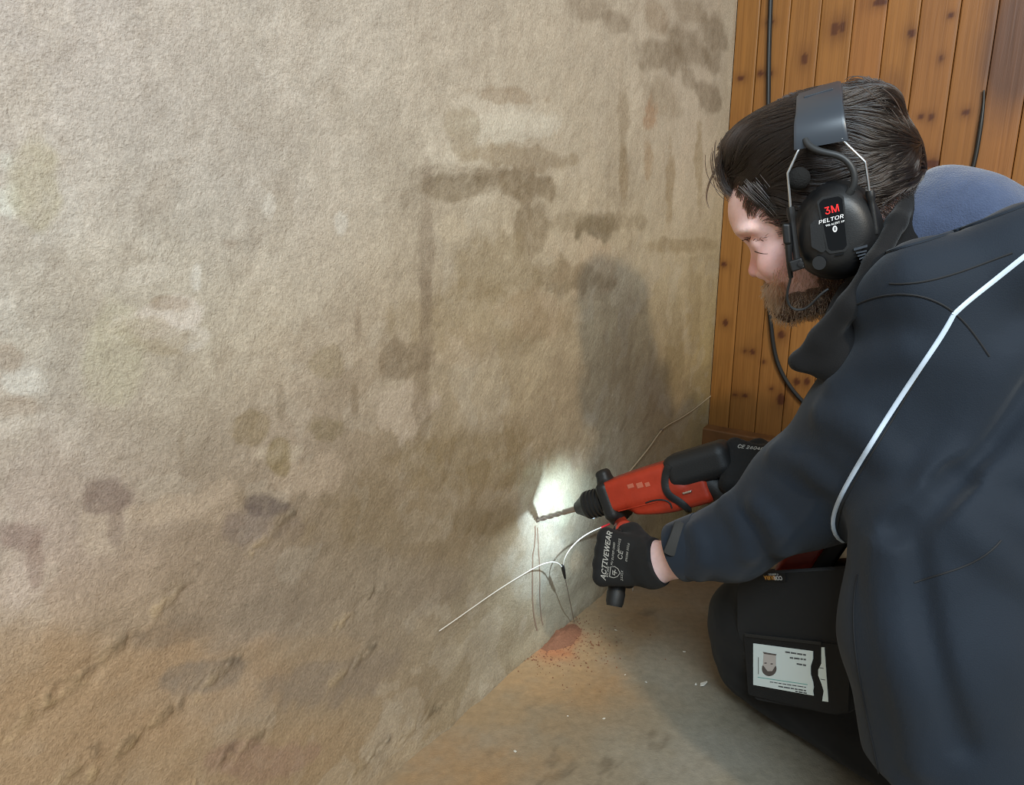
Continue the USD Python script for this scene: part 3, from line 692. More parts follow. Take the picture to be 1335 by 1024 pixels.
def head_sdf(p):
    q = hloc(p)
    d = ell(q, (0.003, 0, 0.048), (0.101, 0.077, 0.092))
    d = smin(d, ell(q, (0.062, 0, 0.045), (0.060, 0.060, 0.050)), 0.03)
    d = smin(d, ell(q, (0.045, 0, -0.030), (0.059, 0.056, 0.066)), 0.03)
    d = smin(d, ell(q, (0.040, 0, -0.066), (0.058, 0.050, 0.036)), 0.025)
    d = smin(d, ell(q, (0.088, 0, -0.088), (0.017, 0.020, 0.016)), 0.015)
    s = q.copy()
    s[:, 1] = np.abs(s[:, 1])
    d = smin(d, ell(s, (0.098, 0.028, 0.030), (0.018, 0.030, 0.009)), 0.012)              # brow
    d = smax(d, -ell(s, (0.111, 0.031, 0.008), (0.020, 0.019, 0.014)), 0.012)             # eye socket
    d = smin(d, ell(s, (0.092, 0.031, 0.009), (0.013, 0.0145, 0.012)), 0.003)             # lids
    d = smin(d, ell(s, (0.083, 0.045, -0.022), (0.020, 0.018, 0.018)), 0.02)              # cheek
    d = smin(d, rc(q, (0.097, 0, 0.008), (0.1125, 0, -0.026), 0.0055, 0.0088), 0.008)      # nose
    d = smin(d, ell(s, (0.101, 0.011, -0.032), (0.011, 0.0075, 0.008)), 0.005)
    d = smax(d, -ell(s, (0.104, 0.007, -0.040), (0.005, 0.003, 0.004)), 0.003)
    d = smin(d, ell(q, (0.096, 0, -0.057), (0.010, 0.022, 0.006)), 0.006)                 # lips
    d = smin(d, ell(q, (0.094, 0, -0.068), (0.009, 0.018, 0.006)), 0.006)
    d = smin(d, ell(s, (-0.004, 0.076, -0.002), (0.020, 0.008, 0.032)), 0.006)            # ear
    return d
NECK0, NECK1 = hw(-0.040, 0, -0.020), NB
def skin_sdf(p):
    d = smin(near(p, head_sdf, HO, 0.24), rc(p, NECK0, NECK1, 0.056, 0.062), 0.03)
    near_l = near(p, lambda x: HL.sdf(x, -0.0005), HL.w((0.045, 0, -0.03)), 0.17)
    near_r = near(p, lambda x: HRt.sdf(x, -0.0005), HRt.w((0.045, 0, -0.03)), 0.17)
    tor = rc(p, NB - 0.03 * Z, np.array([0.60, 0.95, 0.50]), 0.08, 0.11)
    tor = smin(tor, rc(p, LS, RS, 0.055), 0.05)
    tor = smin(tor, rc(p, np.array([0.60, 0.95, 0.50]), np.array([0.66, 0.92, 0.31]), 0.11, 0.12), 0.05)
    d = smin(d, tor, 0.04)
    a = chain(p, ARM_L[:2] + [ARM_L[2], ARM_L[3], HL.w((-0.004, 0, -0.003))], [0.052, 0.046, 0.041, 0.038, 0.0275], 0.02)
    a = smin(a, near_l, 0.012)
    b = chain(p, ARM_R[:2] + [HRt.w((-0.004, 0, -0.003))], [0.052, 0.040, 0.0275], 0.02)
    b = smin(b, near_r, 0.012)
    d = smin(smin(d, a, 0.02), b, 0.02)
    for hip, kn_, sh, an in ((HIP_L, K_L, SH_L, AN_L), (HIP_R, K_R + 0.02 * Z, K_R, AN_R)):
        l = smin(chain(p, [hip, kn_], [0.085, 0.058]), chain(p, [sh, an], [0.050, 0.036]), 0.02)
        toe = an + unit(an - sh) * 0.12 - np.array([0, 0, 0.012])
        l = smin(l, rc(p, an, toe, 0.034, 0.028), 0.02)
        d = smin(d, l, 0.03)
    return d

man, man_loc = thing('person', 'man in dark work jacket kneeling and bending over the drill he holds', 'person', (0.6, 0.95, 0))
MAN = (man, man_loc)
bodym = mesh_sdf(skin_sdf, (0.0, 0.55, 0.0), (1.12, 1.5, 1.06), 0.0027)
q = (bodym.vertices - HO) @ HR.T
c = np.ones((len(q), 3)) * lin((238, 194, 186))
def mixc(c, k, col):
    return c * (1 - k[:, None]) + lin(col) * k[:, None]
c = mixc(c, 0.55 * np.exp(-(np.linalg.norm((q - [0.122, 0, -0.016]) / [0.02, 0.016, 0.022], axis=1)) ** 2), (214, 110, 104))
c = mixc(c, 0.35 * np.exp(-(np.linalg.norm((q - [0.085, 0.05, -0.02]) / [0.03, 0.03, 0.02], axis=1)) ** 2), (214, 130, 120))
c = mixc(c, 0.30 * np.exp(-(np.linalg.norm((q - [0.095, 0.033, 0.004]) / [0.015, 0.018, 0.010], axis=1)) ** 2), (150, 96, 88))
c = mixc(c, 0.85 * sstep(0.03, -0.03, q[:, 0]) * sstep(0.00, 0.035, q[:, 2]), (84, 60, 48))
c = mixc(c, 0.55 * sstep(0.03, -0.03, q[:, 0]) * sstep(0.035, 0.0, q[:, 2]), (122, 88, 70))            # nape, shaded with stubble
nz = n2(q[:, 0], q[:, 2], 120, 3)
beard_k = sstep(-0.030, -0.055, q[:, 2] + 0.25 * (0.1 - q[:, 0]) * (q[:, 0] > 0.06) ) * sstep(-0.02, 0.02, q[:, 0]) * (q[:, 2] > -0.2)
beard_k = np.maximum(beard_k, sstep(0.075, 0.055, q[:, 0]) * sstep(0.0, 0.03, q[:, 0]) * sstep(0.01, -0.01, q[:, 2]) * (q[:, 2] > -0.2))
c = mixc(c, np.clip(beard_k * (0.55 + 0.5 * (nz - 0.5)), 0, 1), (112, 74, 54))
body = obj('body', bodym, M['skin'], MAN, smooth=True, attrs={'tint': c})

# ------------------------------------------------------------------ hair, beard, brow
def hair_raw(q):
    d = ell(q, (0.000, 0, 0.052), (0.107, 0.087, 0.108))
    d = smin(d, ell(q, (0.052, 0, 0.122), (0.054, 0.055, 0.036)), 0.02)
    d = smin(d, ell(q, (-0.068, 0.0, 0.112), (0.032, 0.045, 0.026)), 0.015)
    line = (q[:, 2] - 0.022) - (q[:, 0] - 0.060) * 1.27
    line = np.where(q[:, 0] > 0.058, line, 0.1)
    cutf = -line * 0.62                                                    # temple and forehead hairline
    front = (q[:, 0] - 0.112) - 0.25 * (q[:, 2] - 0.12)
    d = smax(d, np.where(q[:, 2] < 0.10, cutf, -0.02), 0.006)
    side = np.where(q[:, 0] > 0.035, -0.012 - q[:, 2], 0.002 + 0.12 * np.clip(-q[:, 0] - 0.02, 0, 0.08) - q[:, 2])
    d = smax(d, side, 0.012)
    return d
def hair_sdf(p):
    q = hloc(p)
    g = meshkit.noise(np.stack([q[:, 0] * 10 + 3, q[:, 1] * 120, (q[:, 2] + 0.25 * q[:, 0] + 0.006 * np.sin(q[:, 0] * 70)) * 120], -1), 9)
    g2 = meshkit.noise(q * 38.0, 12)
    return hair_raw(q) - 0.006 * (g - 0.6) - 0.008 * (g2 - 0.5)
hairm = mesh_sdf(hair_sdf, HO - 0.21, HO + 0.23, 0.0028)
hair = obj('hair', hairm, M['hair'], MAN, smooth=True)

def strands(f, roots, field, n, ds, lift, seed, stick=0.6):
    """Trace strands over f = 0 along a direction field."""
    r = np.random.default_rng(seed)
    p = roots.copy()
    out = [p.copy()]
    off = r.uniform(0.2, 1.0, len(p))
    for k in range(n - 1):
        g = grad(f, p, 0.004)
        v = field(p, k / n)
        v = v - (v * g).sum(1, keepdims=True) * g
        v /= np.linalg.norm(v, axis=1, keepdims=True) + 1e-9
        p = p + v * ds
        d = f(p.astype(np.float32))
        tgt = lift * off * math.sin(math.pi * min(1, (k + 1.5) / n)) + 0.0004
        p = p - g * ((d - tgt) * stick)[:, None]
        out.append(p.copy())
    return np.stack(out, 1)
hf = lambda p: hair_raw(hloc(np.asarray(p, np.float32)))
rr = np.random.default_rng(3)
pts, fi = trimesh.sample.sample_surface(trimesh.Trimesh(hairm.vertices, hairm.faces, process=False), 9000, seed=5)
nrm = trimesh.Trimesh(hairm.vertices, hairm.faces, process=False).face_normals[fi]
ql = (pts - HO) @ HR.T
okp = (((nrm @ HY) > -0.25) | (ql[:, 2] > 0.11)) & (ql[:, 2] > -0.01)
pts, ql = pts[okp], ql[okp]
def hair_field(p, t):
    q = (p - HO) @ HR.T
    w = meshkit.noise(q * 22.0, 31) - 0.5
    w2 = meshkit.noise(q * 70.0 + 5, 32) - 0.5
    back = np.stack([-np.ones(len(q)), 0.5 * w2, 0.05 + 2.2 * w + 0.7 * w2 + 0.5 * sstep(0.05, 0.10, q[:, 0]) - 0.55 * sstep(-0.02, -0.10, q[:, 0])], 1)
    # temple hair falls forward and down
    return back @ HR
S = strands(hf, pts - 0.012 * (hair_field(pts, 0) / 1.3), hair_field, 9, 0.0075, 0.0055, 6)
hs = curves('hair_strand', S, np.r_[0.0006, 0.0008, 0.0009, 0.0009, 0.0009, 0.0008, 0.0007, 0.0005, 0.0002], M['strand'], (hair[0], man_loc))
# loose locks over the forehead
def lock(pix, y, spread, n, seed, w=0.0007):
    r = np.random.default_rng(seed)
    base = np.array([hp(a, b, y) for a, b in pix])
    sp_ = spline(base, 9)
    return np.stack([sp_ + r.normal(0, spread, 3) * np.linspace(1, 0.35, 9)[:, None] + r.normal(0, spread * 0.35, (1, 3)) for _ in range(n)])
LK = [lock([(948, 205), (934, 222), (926, 238), (922, 255), (925, 272)], 0.02, 0.0012, 5, 1), lock([(955, 225), (952, 245), (955, 262), (962, 275)], 0.0, 0.003, 16, 2),
      lock([(950, 228), (950, 250), (957, 270), (959, 292)], 0.01, 0.0018, 7, 3), lock([(970, 243), (988, 262), (1006, 280), (1020, 298)], 0.066, 0.0035, 30, 4),
      lock([(985, 240), (1005, 262), (1018, 280), (1026, 300)], 0.072, 0.0045, 30, 5), lock([(940, 200), (938, 225), (945, 245), (958, 256)], 0.02, 0.006, 60, 6),
      lock([(1105, 115), (1120, 108), (1135, 114), (1136, 126)], 0.01, 0.004, 40, 8), lock([(1130, 135), (1150, 145), (1168, 165), (1180, 190)], 0.03, 0.008, 80, 9)]
curves('hair_strand', np.vstack(LK), np.r_[0.0006, 0.0008, 0.0009, 0.0009, 0.0009, 0.0008, 0.0007, 0.0005, 0.0002], M['strand'], (hair[0], man_loc))

sk = lambda p: smin(head_sdf(np.asarray(p, np.float32)), rc(np.asarray(p, np.float32), NECK0, NECK1, 0.056, 0.062), 0.03)
def beard_sdf(p):
    q = hloc(p)
    d = sk(p) - 0.0012 - 0.003 * (meshkit.noise(q * 130.0, 8) - 0.4)
    jaw = -0.060 - q[:, 2] + 0.0
    reg = np.maximum(q[:, 2] + 0.064 + 0.10 * np.clip(0.06 - q[:, 0], 0, 0.1), -(q[:, 0] - 0.010))
    reg = np.minimum(reg, np.maximum(np.abs(q[:, 0] - 0.026) - 0.016, q[:, 2] + 0.030))
    reg = np.minimum(reg, np.maximum(np.linalg.norm((q - [0.099, 0, -0.051]) / [1, 1.4, 0.5], axis=1) - 0.018, q[:, 2] + 0.0465))
    reg = np.maximum(reg, -(q[:, 2] + 0.135))
    return smax(d, reg + 0.006 * (meshkit.noise(q * 200.0, 18) - 0.5), 0.003)
M['beard'] = mat('beard_base', lin((80, 58, 46)), 0.8, bump=(350, 0.002))
beardm = mesh_sdf(beard_sdf, hw(0.05, 0, -0.07) - 0.13, hw(0.05, 0, -0.07) + 0.13, 0.0024)
beard = obj('beard', beardm, M['beard'], MAN, smooth=True)
bt = trimesh.Trimesh(beardm.vertices, beardm.faces, process=False)
pts, fi = trimesh.sample.sample_surface(bt, 3600, seed=8)
okp = (bt.face_normals[fi] * (pts - hw(0.02, 0, -0.04))).sum(1) > 0
pts, nn = pts[okp], bt.face_normals[fi][okp]
ln = rr.uniform(0.5, 1.0, len(pts))[:, None]
dirs = nn * 0.5 + (np.array([0.45, 0, -0.9]) @ HR) + rr.normal(0, 0.30, pts.shape)
dirs /= np.linalg.norm(dirs, axis=1, keepdims=True)
B_ = np.stack([pts - nn * 0.002, pts + dirs * ln * 0.0045, pts + dirs * ln * 0.008 + rr.normal(0, 0.0008, pts.shape), pts + dirs * ln * 0.0105 + rr.normal(0, 0.0016, pts.shape)], 1)
curves('beard_strand', B_, np.r_[0.0006, 0.0006, 0.0005, 0.0002], M['beard_strand'], (beard[0], man_loc))
# thin stubble over the cheek
t_ = trace(sk, rr.uniform([1008, 340], [1078, 415], (700, 2)))
gq = (t_ - HO) @ HR.T
t_ = t_[(gq[:, 2] < -0.018 - 0.25 * np.clip(gq[:, 0] - 0.05, 0, 1)) & (np.abs(sk(t_)) < 0.002)]
g_ = grad(sk, t_)
d_ = g_ * 0.35 + (np.array([0.4, 0, -0.9]) @ HR) + rr.normal(0, 0.25, t_.shape)
curves('beard_strand', np.stack([t_ - g_ * 0.001, t_ + d_ * 0.002, t_ + d_ * 0.004, t_ + d_ * 0.006], 1), np.r_[0.0004, 0.0004, 0.0003, 0.0002], M['beard_strand'], (beard[0], man_loc))
# short clipped hair on the nape
t_ = trace(sk, rr.uniform([1128, 215], [1192, 292], (2600, 2)))
gq = (t_ - HO) @ HR.T
t_ = t_[(np.abs(sk(t_)) < 0.002) & (rr.uniform(0, 1, len(t_)) < sstep(-0.045, 0.02, gq[:, 2]))]
g_ = grad(sk, t_)
d_ = g_ * 0.35 + (np.array([-0.35, 0, -0.9]) @ HR) + rr.normal(0, 0.2, t_.shape)
curves('nape_strand', np.stack([t_ - g_ * 0.001, t_ + d_ * 0.003, t_ + d_ * 0.006, t_ + d_ * 0.009], 1), np.r_[0.0005, 0.0005, 0.0004, 0.0002], M['strand'], (hair[0], man_loc))
# moustache over the lip
t_ = trace(sk, rr.uniform([996, 367], [1024, 396], (500, 2)))
t_ = t_[np.abs(sk(t_)) < 0.002]
g_ = grad(sk, t_)
d_ = g_ * 0.6 + (np.array([0.25, 0.25, -0.9]) @ HR) + rr.normal(0, 0.22, t_.shape)
curves('moustache_strand', np.stack([t_ - g_ * 0.001, t_ + d_ * 0.003, t_ + d_ * 0.006, t_ + d_ * 0.010], 1), np.r_[0.0006, 0.0006, 0.0005, 0.0002], M['beard_strand'], (beard[0], man_loc))
t_ = trace(sk, rr.uniform([965, 309], [997, 315], (130, 2)))
t_ = t_[np.abs(sk(t_)) < 0.002]
g_ = grad(sk, t_)
d_ = g_ * 0.25 + (np.array([-0.85, 0.2, 0.05]) @ HR) + rr.normal(0, 0.16, t_.shape)
browm = tube(trace(sk, pixline([(968, 313), (976, 311), (986, 311), (996, 314)], 3), lift=-0.0004), 0.0012, 6, flat=(HY, 0.5))
brow = obj('eyebrow', browm, M['lash'], MAN)
curves('brow_strand', np.stack([t_ - g_ * 0.001, t_ + d_ * 0.003, t_ + d_ * 0.006, t_ + d_ * 0.009], 1), np.r_[0.0005, 0.0005, 0.0004, 0.0002], M['strand'], (brow[0], man_loc))
el = trace(sk, pixline([(984, 328), (990, 330), (996, 331), (1001, 331)], 2), lift=0.0001)
obj('eyelash', tube(el, np.linspace(0.0007, 0.0003, len(el)), 6), M['lash'], MAN)

# ------------------------------------------------------------------ jacket
LA = unit([0.38, 0.92, 0])
CUFF, CUFFD = P(886, 720, 1.143), unit(P(866, 727, 1.157) - P(955, 697, 1.10))
def jacket_base(p):
    a = chain(p, ARM_L, ARM_LR, 0.03)
    b = chain(p, ARM_R, [0.078, 0.064, 0.050], 0.03)
    T, Rr = [np.array(x) for x in ((0.650, 0.915, 0.30), (0.635, 0.925, 0.46), (0.600, 0.945, 0.60), (0.565, 0.960, 0.680))], [0.140, 0.150, 0.146, 0.088]
    t = smin(chain(p, [x - 0.065 * LA for x in T], Rr, 0.03), chain(p, [x + 0.065 * LA for x in T], Rr, 0.03), 0.06)
    fr = chain(p, [P(1218, 690, 0.86), P(1226, 830, 0.88), P(1262, 1060, 0.90)], [0.088, 0.103, 0.108], 0.03)
    t = smin(t, fr, 0.05)
    hd = chain(p, [P(1128, 392, 0.855), P(1195, 372, 0.82), P(1340, 335, 0.80), P(1400, 360, 0.93), P(1380, 345, 1.06)], [0.020, 0.042, 0.052, 0.06, 0.05], 0.03)
    bk = chain(p, [P(1380, 405, 0.95), np.array([0.700, 0.935, 0.50]), np.array([0.700, 0.93, 0.33])], [0.105, 0.150, 0.145], 0.03)
    t = smin(t, bk, 0.06)
    d = smin(a, t, 0.035)
    d = smin(d, b, 0.035)
    d = smin(d, hd, 0.035)
    cut = (p - CUFF.astype(np.float32)) @ CUFFD.astype(np.float32)
    d = np.where(cut > -0.06, smax(d, np.where(np.linalg.norm(p - CUFF.astype(np.float32), axis=1) < 0.16, cut, -1.0), 0.003), d)
    return smax(d, 0.19 - p[:, 2], 0.012)
def jb(p):
    return jacket_base(np.asarray(p, np.float32))
CR = []   # (polyline points on the cloth, radius, sign): +1 ridge, -1 crease
def crease(pix, r, sign, depth=0.0):
    q = trace(jb, pixline(pix, 22))
    g = grad(jb, q)
    CR.append((q - g * depth, r, sign))
crease([(1185, 690), (1197, 760), (1215, 850), (1235, 920), (1255, 975)], 0.012, -1, -0.004)
crease([(1150, 720), (1155, 800), (1180, 900), (1200, 1000)], 0.016, 1, 0.011)
crease([(1235, 640), (1280, 655), (1340, 690), (1400, 720)], 0.020, 1, 0.013)
crease([(1230, 655), (1290, 715), (1360, 770)], 0.016, 1, 0.011)
crease([(1255, 618), (1300, 612), (1360, 630)], 0.018, 1, 0.012)
crease([(1235, 628), (1290, 575), (1345, 510)], 0.011, -1, -0.002)
crease([(1220, 610), (1260, 550), (1300, 490), (1335, 450)], 0.016, 1, 0.011)
crease([(1165, 690), (1215, 660), (1245, 625)], 0.014, -1, -0.003)
crease([(1010, 590), (1040, 600), (1075, 625)], 0.012, 1, 0.008)
crease([(985, 660), (1010, 690), (1020, 720)], 0.010, 1, 0.006)
crease([(945, 655), (965, 690), (975, 725)], 0.008, 1, 0.005)
crease([(905, 690), (915, 720), (910, 755)], 0.006, 1, 0.004)
crease([(1090, 500), (1130, 470), (1180, 460)], 0.014, 1, 0.010)
crease([(1070, 540), (1120, 560), (1160, 600)], 0.012, 1, 0.009)
def jacket_sdf(p):
    d = jacket_base(p)
    near = np.abs(d) < 0.05
    if near.any():
        q = p[near]
        e = d[near]
        for pts, r, s in CR:
            lo, hi = pts.min(0) - 0.06, pts.max(0) + 0.06
            m = ((q > lo) & (q < hi)).all(1)
            if not m.any():
                continue
            t = None
            for i in range(len(pts) - 1):
                x = rc(q[m], pts[i], pts[i + 1], r)
                t = x if t is None else np.minimum(t, x)
            e[m] = smin(e[m], t, 0.022) if s > 0 else smax(e[m], -t, 0.016)
        w = meshkit.fbm(np.stack([q[:, 0] * 9, q[:, 1] * 9, q[:, 2] * 5], -1), 3, 4) - 0.5
        d = d.copy()
        d[near] = e - 0.014 * w
    return d
js = lambda p: jacket_sdf(np.asarray(p, np.float32))
jm = mesh_sdf(jacket_sdf, (0.10, 0.52, 0.15), (1.0, 1.42, 0.86), 0.0052)
jacket = obj('jacket', jm, M['softshell'], MAN, smooth=True)
JK = (jacket[0], man_loc)
pp = trace(js, pixline([(1352, 322), (1335, 335), (1290, 371), (1258, 397), (1243, 411)], 7), lift=0.0006)
pp2 = trace(js, pixline([(1243, 411), (1230, 434), (1205, 472), (1160, 540), (1130, 588), (1102, 636), (1090, 662), (1086, 685), (1091, 700), (1099, 707)], 7), lift=0.0006)
for path in (pp, pp2):
    obj('reflective_piping', tube(path, 0.0027, 8, flat=(grad(js, path), 0.55)), M['piping'], JK)
for pix in ([(1108, 402), (1135, 390), (1170, 384), (1205, 388), (1240, 405), (1265, 430), (1290, 465)], [(1160, 370), (1200, 368), (1260, 352), (1320, 330)], [(1192, 760), (1230, 748), (1275, 730), (1305, 705)], [(1118, 750), (1113, 800), (1120, 880), (1140, 980), (1150, 1040)], [(1243, 415), (1200, 485), (1165, 545), (1135, 594), (1108, 640), (1096, 668), (1092, 690)]):
    q = trace(js, pixline(pix, 8), lift=0.0002)
    obj('seam', tube(q, 0.0011, 5), M['seam'], JK)
# sleeve tab at the cuff
cd = CUFFD
cf = CUFF
obj('cuff', cat_([lathe(cf - 0.045 * cd, cd, [(0.0, 0.040), (0.002, 0.0470), (0.03, 0.0462), (0.046, 0.0450), (0.05, 0.0435), (0.049, 0.036), (0.01, 0.034)], 40)]), M['softshell'], JK)
tb = trace(js, [(872, 700), (884, 690), (886, 700), (876, 722)])
tabc = P(873, 712, 1.09)
tq = trace(lambda p: smin(rc(np.asarray(p, np.float32), cf - 0.05 * cd, cf + 0.004 * cd, 0.0475), np.asarray(js(p)), 0.004), pixline([(886, 684), (882, 697), (877, 710), (872, 722)], 4), lift=0.0012)
obj('cuff_strap', tube(tq, 0.0085, 8, flat=(view_l, 0.22)), M['strap'], JK, label='grey hook and loop cuff strap')

# hood lining and collar
def lining_sdf(p):
    d = chain(p, [P(1172, 336, 0.910), P(1202, 300, 0.908), P(1235, 271, 0.91), P(1270, 288, 0.885), P(1345, 312, 0.90), P(1395, 335, 0.97), P(1340, 330, 1.06), P(1250, 330, 1.07)], [0.012, 0.030, 0.044, 0.046, 0.050, 0.045, 0.045, 0.04], 0.03)
    d = d - 0.010 * (meshkit.fbm(p * 16.0, 3, 2) - 0.5)
    return d
lm = mesh_sdf(lining_sdf, (0.35, 0.7, 0.6), (1.05, 1.3, 0.95), 0.005)
obj('hood_lining', lm, M['fleece'], MAN, smooth=True, label='blue grey fleece lining of the folded back hood')
ls = lambda p: np.minimum(lining_sdf(np.asarray(p, np.float32)), js(p))
q = trace(ls, pixline([(1138, 338), (1165, 326), (1200, 316), (1260, 296), (1335, 268), (1350, 262)], 7), lift=0.0006)
obj('hood_seam', tube(q, 0.0022, 6), M['softshell'], MAN)
def collar_sdf(p):
    near_ = [P(1192, 240, 0.915), P(1169, 290, 0.872), P(1141, 345, 0.850), P(1108, 398, 0.855), P(1072, 440, 0.885), P(1043, 470, 0.91)]
    d = chain(p, near_, [0.008, 0.010, 0.012, 0.013, 0.013, 0.010], 0.01)
    far = [near_[0], P(1168, 275, 1.04), P(1130, 360, 1.09), P(1085, 425, 1.07), P(1050, 468, 1.0), near_[-1]]
    d = smin(d, chain(p, far, [0.013, 0.014, 0.016, 0.016, 0.014, 0.010], 0.01), 0.01)
    flap = chain(p, [P(1040, 471, 0.915), P(1088, 478, 0.90)], [0.006, 0.022], 0.01)
    flap = smin(flap, rc(p, P(1085, 440, 0.90), P(1098, 470, 0.90), 0.016, 0.030), 0.015)
    flap = smin(flap, rc(p, P(1120, 400, 0.885), P(1105, 450, 0.90), 0.020, 0.035), 0.02)
    d = smin(d, flap, 0.012)
    inner = chain(p, [P(1200, 275, 0.945), P(1190, 302, 0.918), P(1165, 350, 0.915), P(1150, 370, 0.93)], [0.026, 0.034, 0.03, 0.02], 0.02)
    d = smin(d, inner, 0.01)
    inner = chain(p, [P(1185, 262, 0.985), P(1160, 330, 0.93), P(1130, 400, 0.93), P(1090, 450, 0.95)], [0.018, 0.03, 0.035, 0.03], 0.02)
    return smin(d, inner, 0.01) - 0.004 * (meshkit.fbm(p * 30.0, 2, 5) - 0.5)
cm = mesh_sdf(collar_sdf, (0.25, 0.72, 0.55), (0.72, 1.2, 0.96), 0.0035)
obj('collar', cm, M['knit'], MAN, smooth=True)

# ------------------------------------------------------------------ trousers
def trousers_sdf(p):
    d = None
    for hip, kn_, sh, an in ((HIP_L, K_L, SH_L, AN_L), (HIP_R, K_R + 0.02 * Z, K_R, AN_R)):
        l = smin(chain(p, [hip, kn_], [0.118, 0.083]), chain(p, [sh, an], [0.068, 0.060]), 0.05)
        d = l if d is None else smin(d, l, 0.04)
    d = smin(d, rc(p, HIP_L + 0.05 * Z, HIP_R + 0.05 * Z, 0.12), 0.05)
    w = meshkit.fbm(p * np.array([11, 11, 15], np.float32), 3, 14) - 0.5
    d = d - 0.014 * w
    return smax(d, 0.002 - p[:, 2], 0.006)
ts = lambda p: trousers_sdf(np.asarray(p, np.float32))
tm = mesh_sdf(trousers_sdf, (0.22, 0.62, -0.01), (1.05, 1.42, 0.50), 0.0055)
trousers = obj('trousers', tm, M['trouser'], MAN, smooth=True)
TR = (trousers[0], man_loc)
# cargo pocket with a card window on the side of the thigh
pc = trace(ts, [(985, 780), (1095, 790), (990, 900), (1085, 900), (1035, 850)])
pn = unit(grad(ts, pc).sum(0))
po = pc[4] + 0.004 * pn
def pk(px, py, off=0.0):
    return hit(px, py, po + off * pn, pn)
def slab(poly, off, thick, mat_, name, parent, label=None, bev=0.0):
    """Flat piece of the pocket, outlined in the pocket's plane."""
    import shapely
    o = pk(1035, 850)
    X = unit(pk(1080, 856) - pk(990, 846))
    Y = np.cross(pn, X)
    q = np.array([[(pk(*v) - o) @ X, (pk(*v) - o) @ Y] for v in poly])
    g = shapely.Polygon(q)
    if bev:
        g = g.buffer(-bev).buffer(bev)
    m = trimesh.creation.extrude_polygon(g, thick, engine='earcut')
    return obj(name, place(m, o + off * pn, X, Y, pn), mat_, parent, smooth=False, label=label)
pocket = slab([(962, 765), (975, 750), (1105, 742), (1112, 760), (1108, 930), (1090, 932), (985, 912), (962, 820)], -0.020, 0.021, M['trouser2'], 'cargo_pocket', TR, bev=0.006)
slab([(972, 826), (1076, 838), (1112, 842), (1108, 928), (1084, 930), (978, 905)], 0.0, 0.004, M['trouser'], 'card_holder', TR, bev=0.003)
slab([(974, 825), (1074, 836), (1074, 840), (974, 829)], 0.004, 0.0015, M['strap'], 'holder_edge', TR)
lab = slab([(990, 746), (1026, 747), (1026, 759), (990, 757)], 0.0012, 0.0012, M['trouser'], 'brand_label', TR)
def pk_text(text, px, py, h, m, off, name, parent, rot=180, bold=True, spacing=1.0):
    o = pk(px, py)
    X = unit(pk(1080, 856) - pk(990, 846))
    Y = np.cross(pn, X)
    a = math.radians(rot)
    X, Y = math.cos(a) * X + math.sin(a) * Y, -math.sin(a) * X + math.cos(a) * Y
    return obj(name, ink(text, h, lambda t, z: o + t[:, :1] * X + t[:, 1:] * Y + (off + z)[:, None] * pn, bold, spacing=spacing, depth=0.0003), m, parent, smooth=False)
pk_text('COR', 1016, 753.5, 0.0058, M['white_text'], 0.0025, 'lettering', TR)
pk_text('DURA', 1004, 753, 0.0058, M['orange_text'], 0.0025, 'lettering', TR)
pk_text('FABRIC', 1009, 748.5, 0.0026, M['white_text'], 0.0025, 'lettering', TR, spacing=1.5, bold=False)

# identity card tucked into the holder
idc, idl = thing('identity_card', 'white printed identity card with a small grey portrait, in the pocket window on the thigh', 'card', po)
IDC = (idc, idl)
wave = [(1063, 848), (1063, 858), (1060, 868), (1060, 878), (1063, 888), (1064, 895), (1063, 900), (1064, 906)]
slab([(985, 838)] + wave + [(985, 892)], 0.0042, 0.0008, M['card'], 'card_face', IDC)
slab([(1074, 843), (1078, 843), (1083, 914), (1075, 913), (1077, 900), (1074, 890), (1070, 880), (1070, 872), (1074, 864)], 0.0042, 0.0008, M['card'], 'card_edge', IDC)
def oval(cx, cy, rx, ry, a0=0, a1=360, n=20):
    return [(cx + rx * math.cos(math.radians(t)), cy + ry * math.sin(math.radians(t))) for t in np.linspace(a0, a1, n, endpoint=(a1 - a0) < 360)]
slab(oval(1006, 871, 9.6, 9.6), 0.0050, 0.0002, M['grey_dark'], 'portrait_hair', IDC)
slab([(999, 850), (1015, 852), (1015, 866), (1010, 874), (1004, 874), (998, 866)], 0.0052, 0.0002, M['grey_light'], 'portrait_face', IDC)
slab([(998, 849), (1016, 852), (1015, 853.5), (1000, 851.5)], 0.0054, 0.0002, M['grey_dark'], 'portrait_collar', IDC)
for a, b in ((1001.5, 863.5), (1009.5, 864.5)):
    slab(oval(a, b, 1.8, 0.8, n=10), 0.0054, 0.0002, M['grey_dark'], 'portrait_eye', IDC)
slab([(991, 881.5), (1056, 891), (1056, 892), (991, 882.5)], 0.0050, 0.0002, M['card_green'], 'printed_rule', IDC)
r7 = np.random.default_rng(7)
for (x0, y0, x1, y1, hh) in [(1027, 848, 1054, 852, 2.0), (1033, 855.5, 1054, 858, 2.0), (1042, 863.5, 1054, 865.5, 2.0), (1007, 887.5, 1054, 894.5, 1.1), (1018, 893, 1056, 899, 1.6), (1040, 899.5, 1055, 902, 1.6), (1071, 869, 1077, 870, 0.8), (1073, 884, 1079, 885, 0.8)]:
    x = x0
    while x < x1 - 1:
        w_ = min(r7.uniform(3, 8), x1 - x)
        f0, f1 = (x - x0) / (x1 - x0), (x + w_ - x0) / (x1 - x0)
        a, b = y0 + f0 * (y1 - y0), y0 + f1 * (y1 - y0)
        slab([(x, a), (x + w_, b), (x + w_, b + hh), (x, a + hh)], 0.0050, 0.0002, M['card_ink'], 'printed_line', IDC)
        x += w_ + 1.0
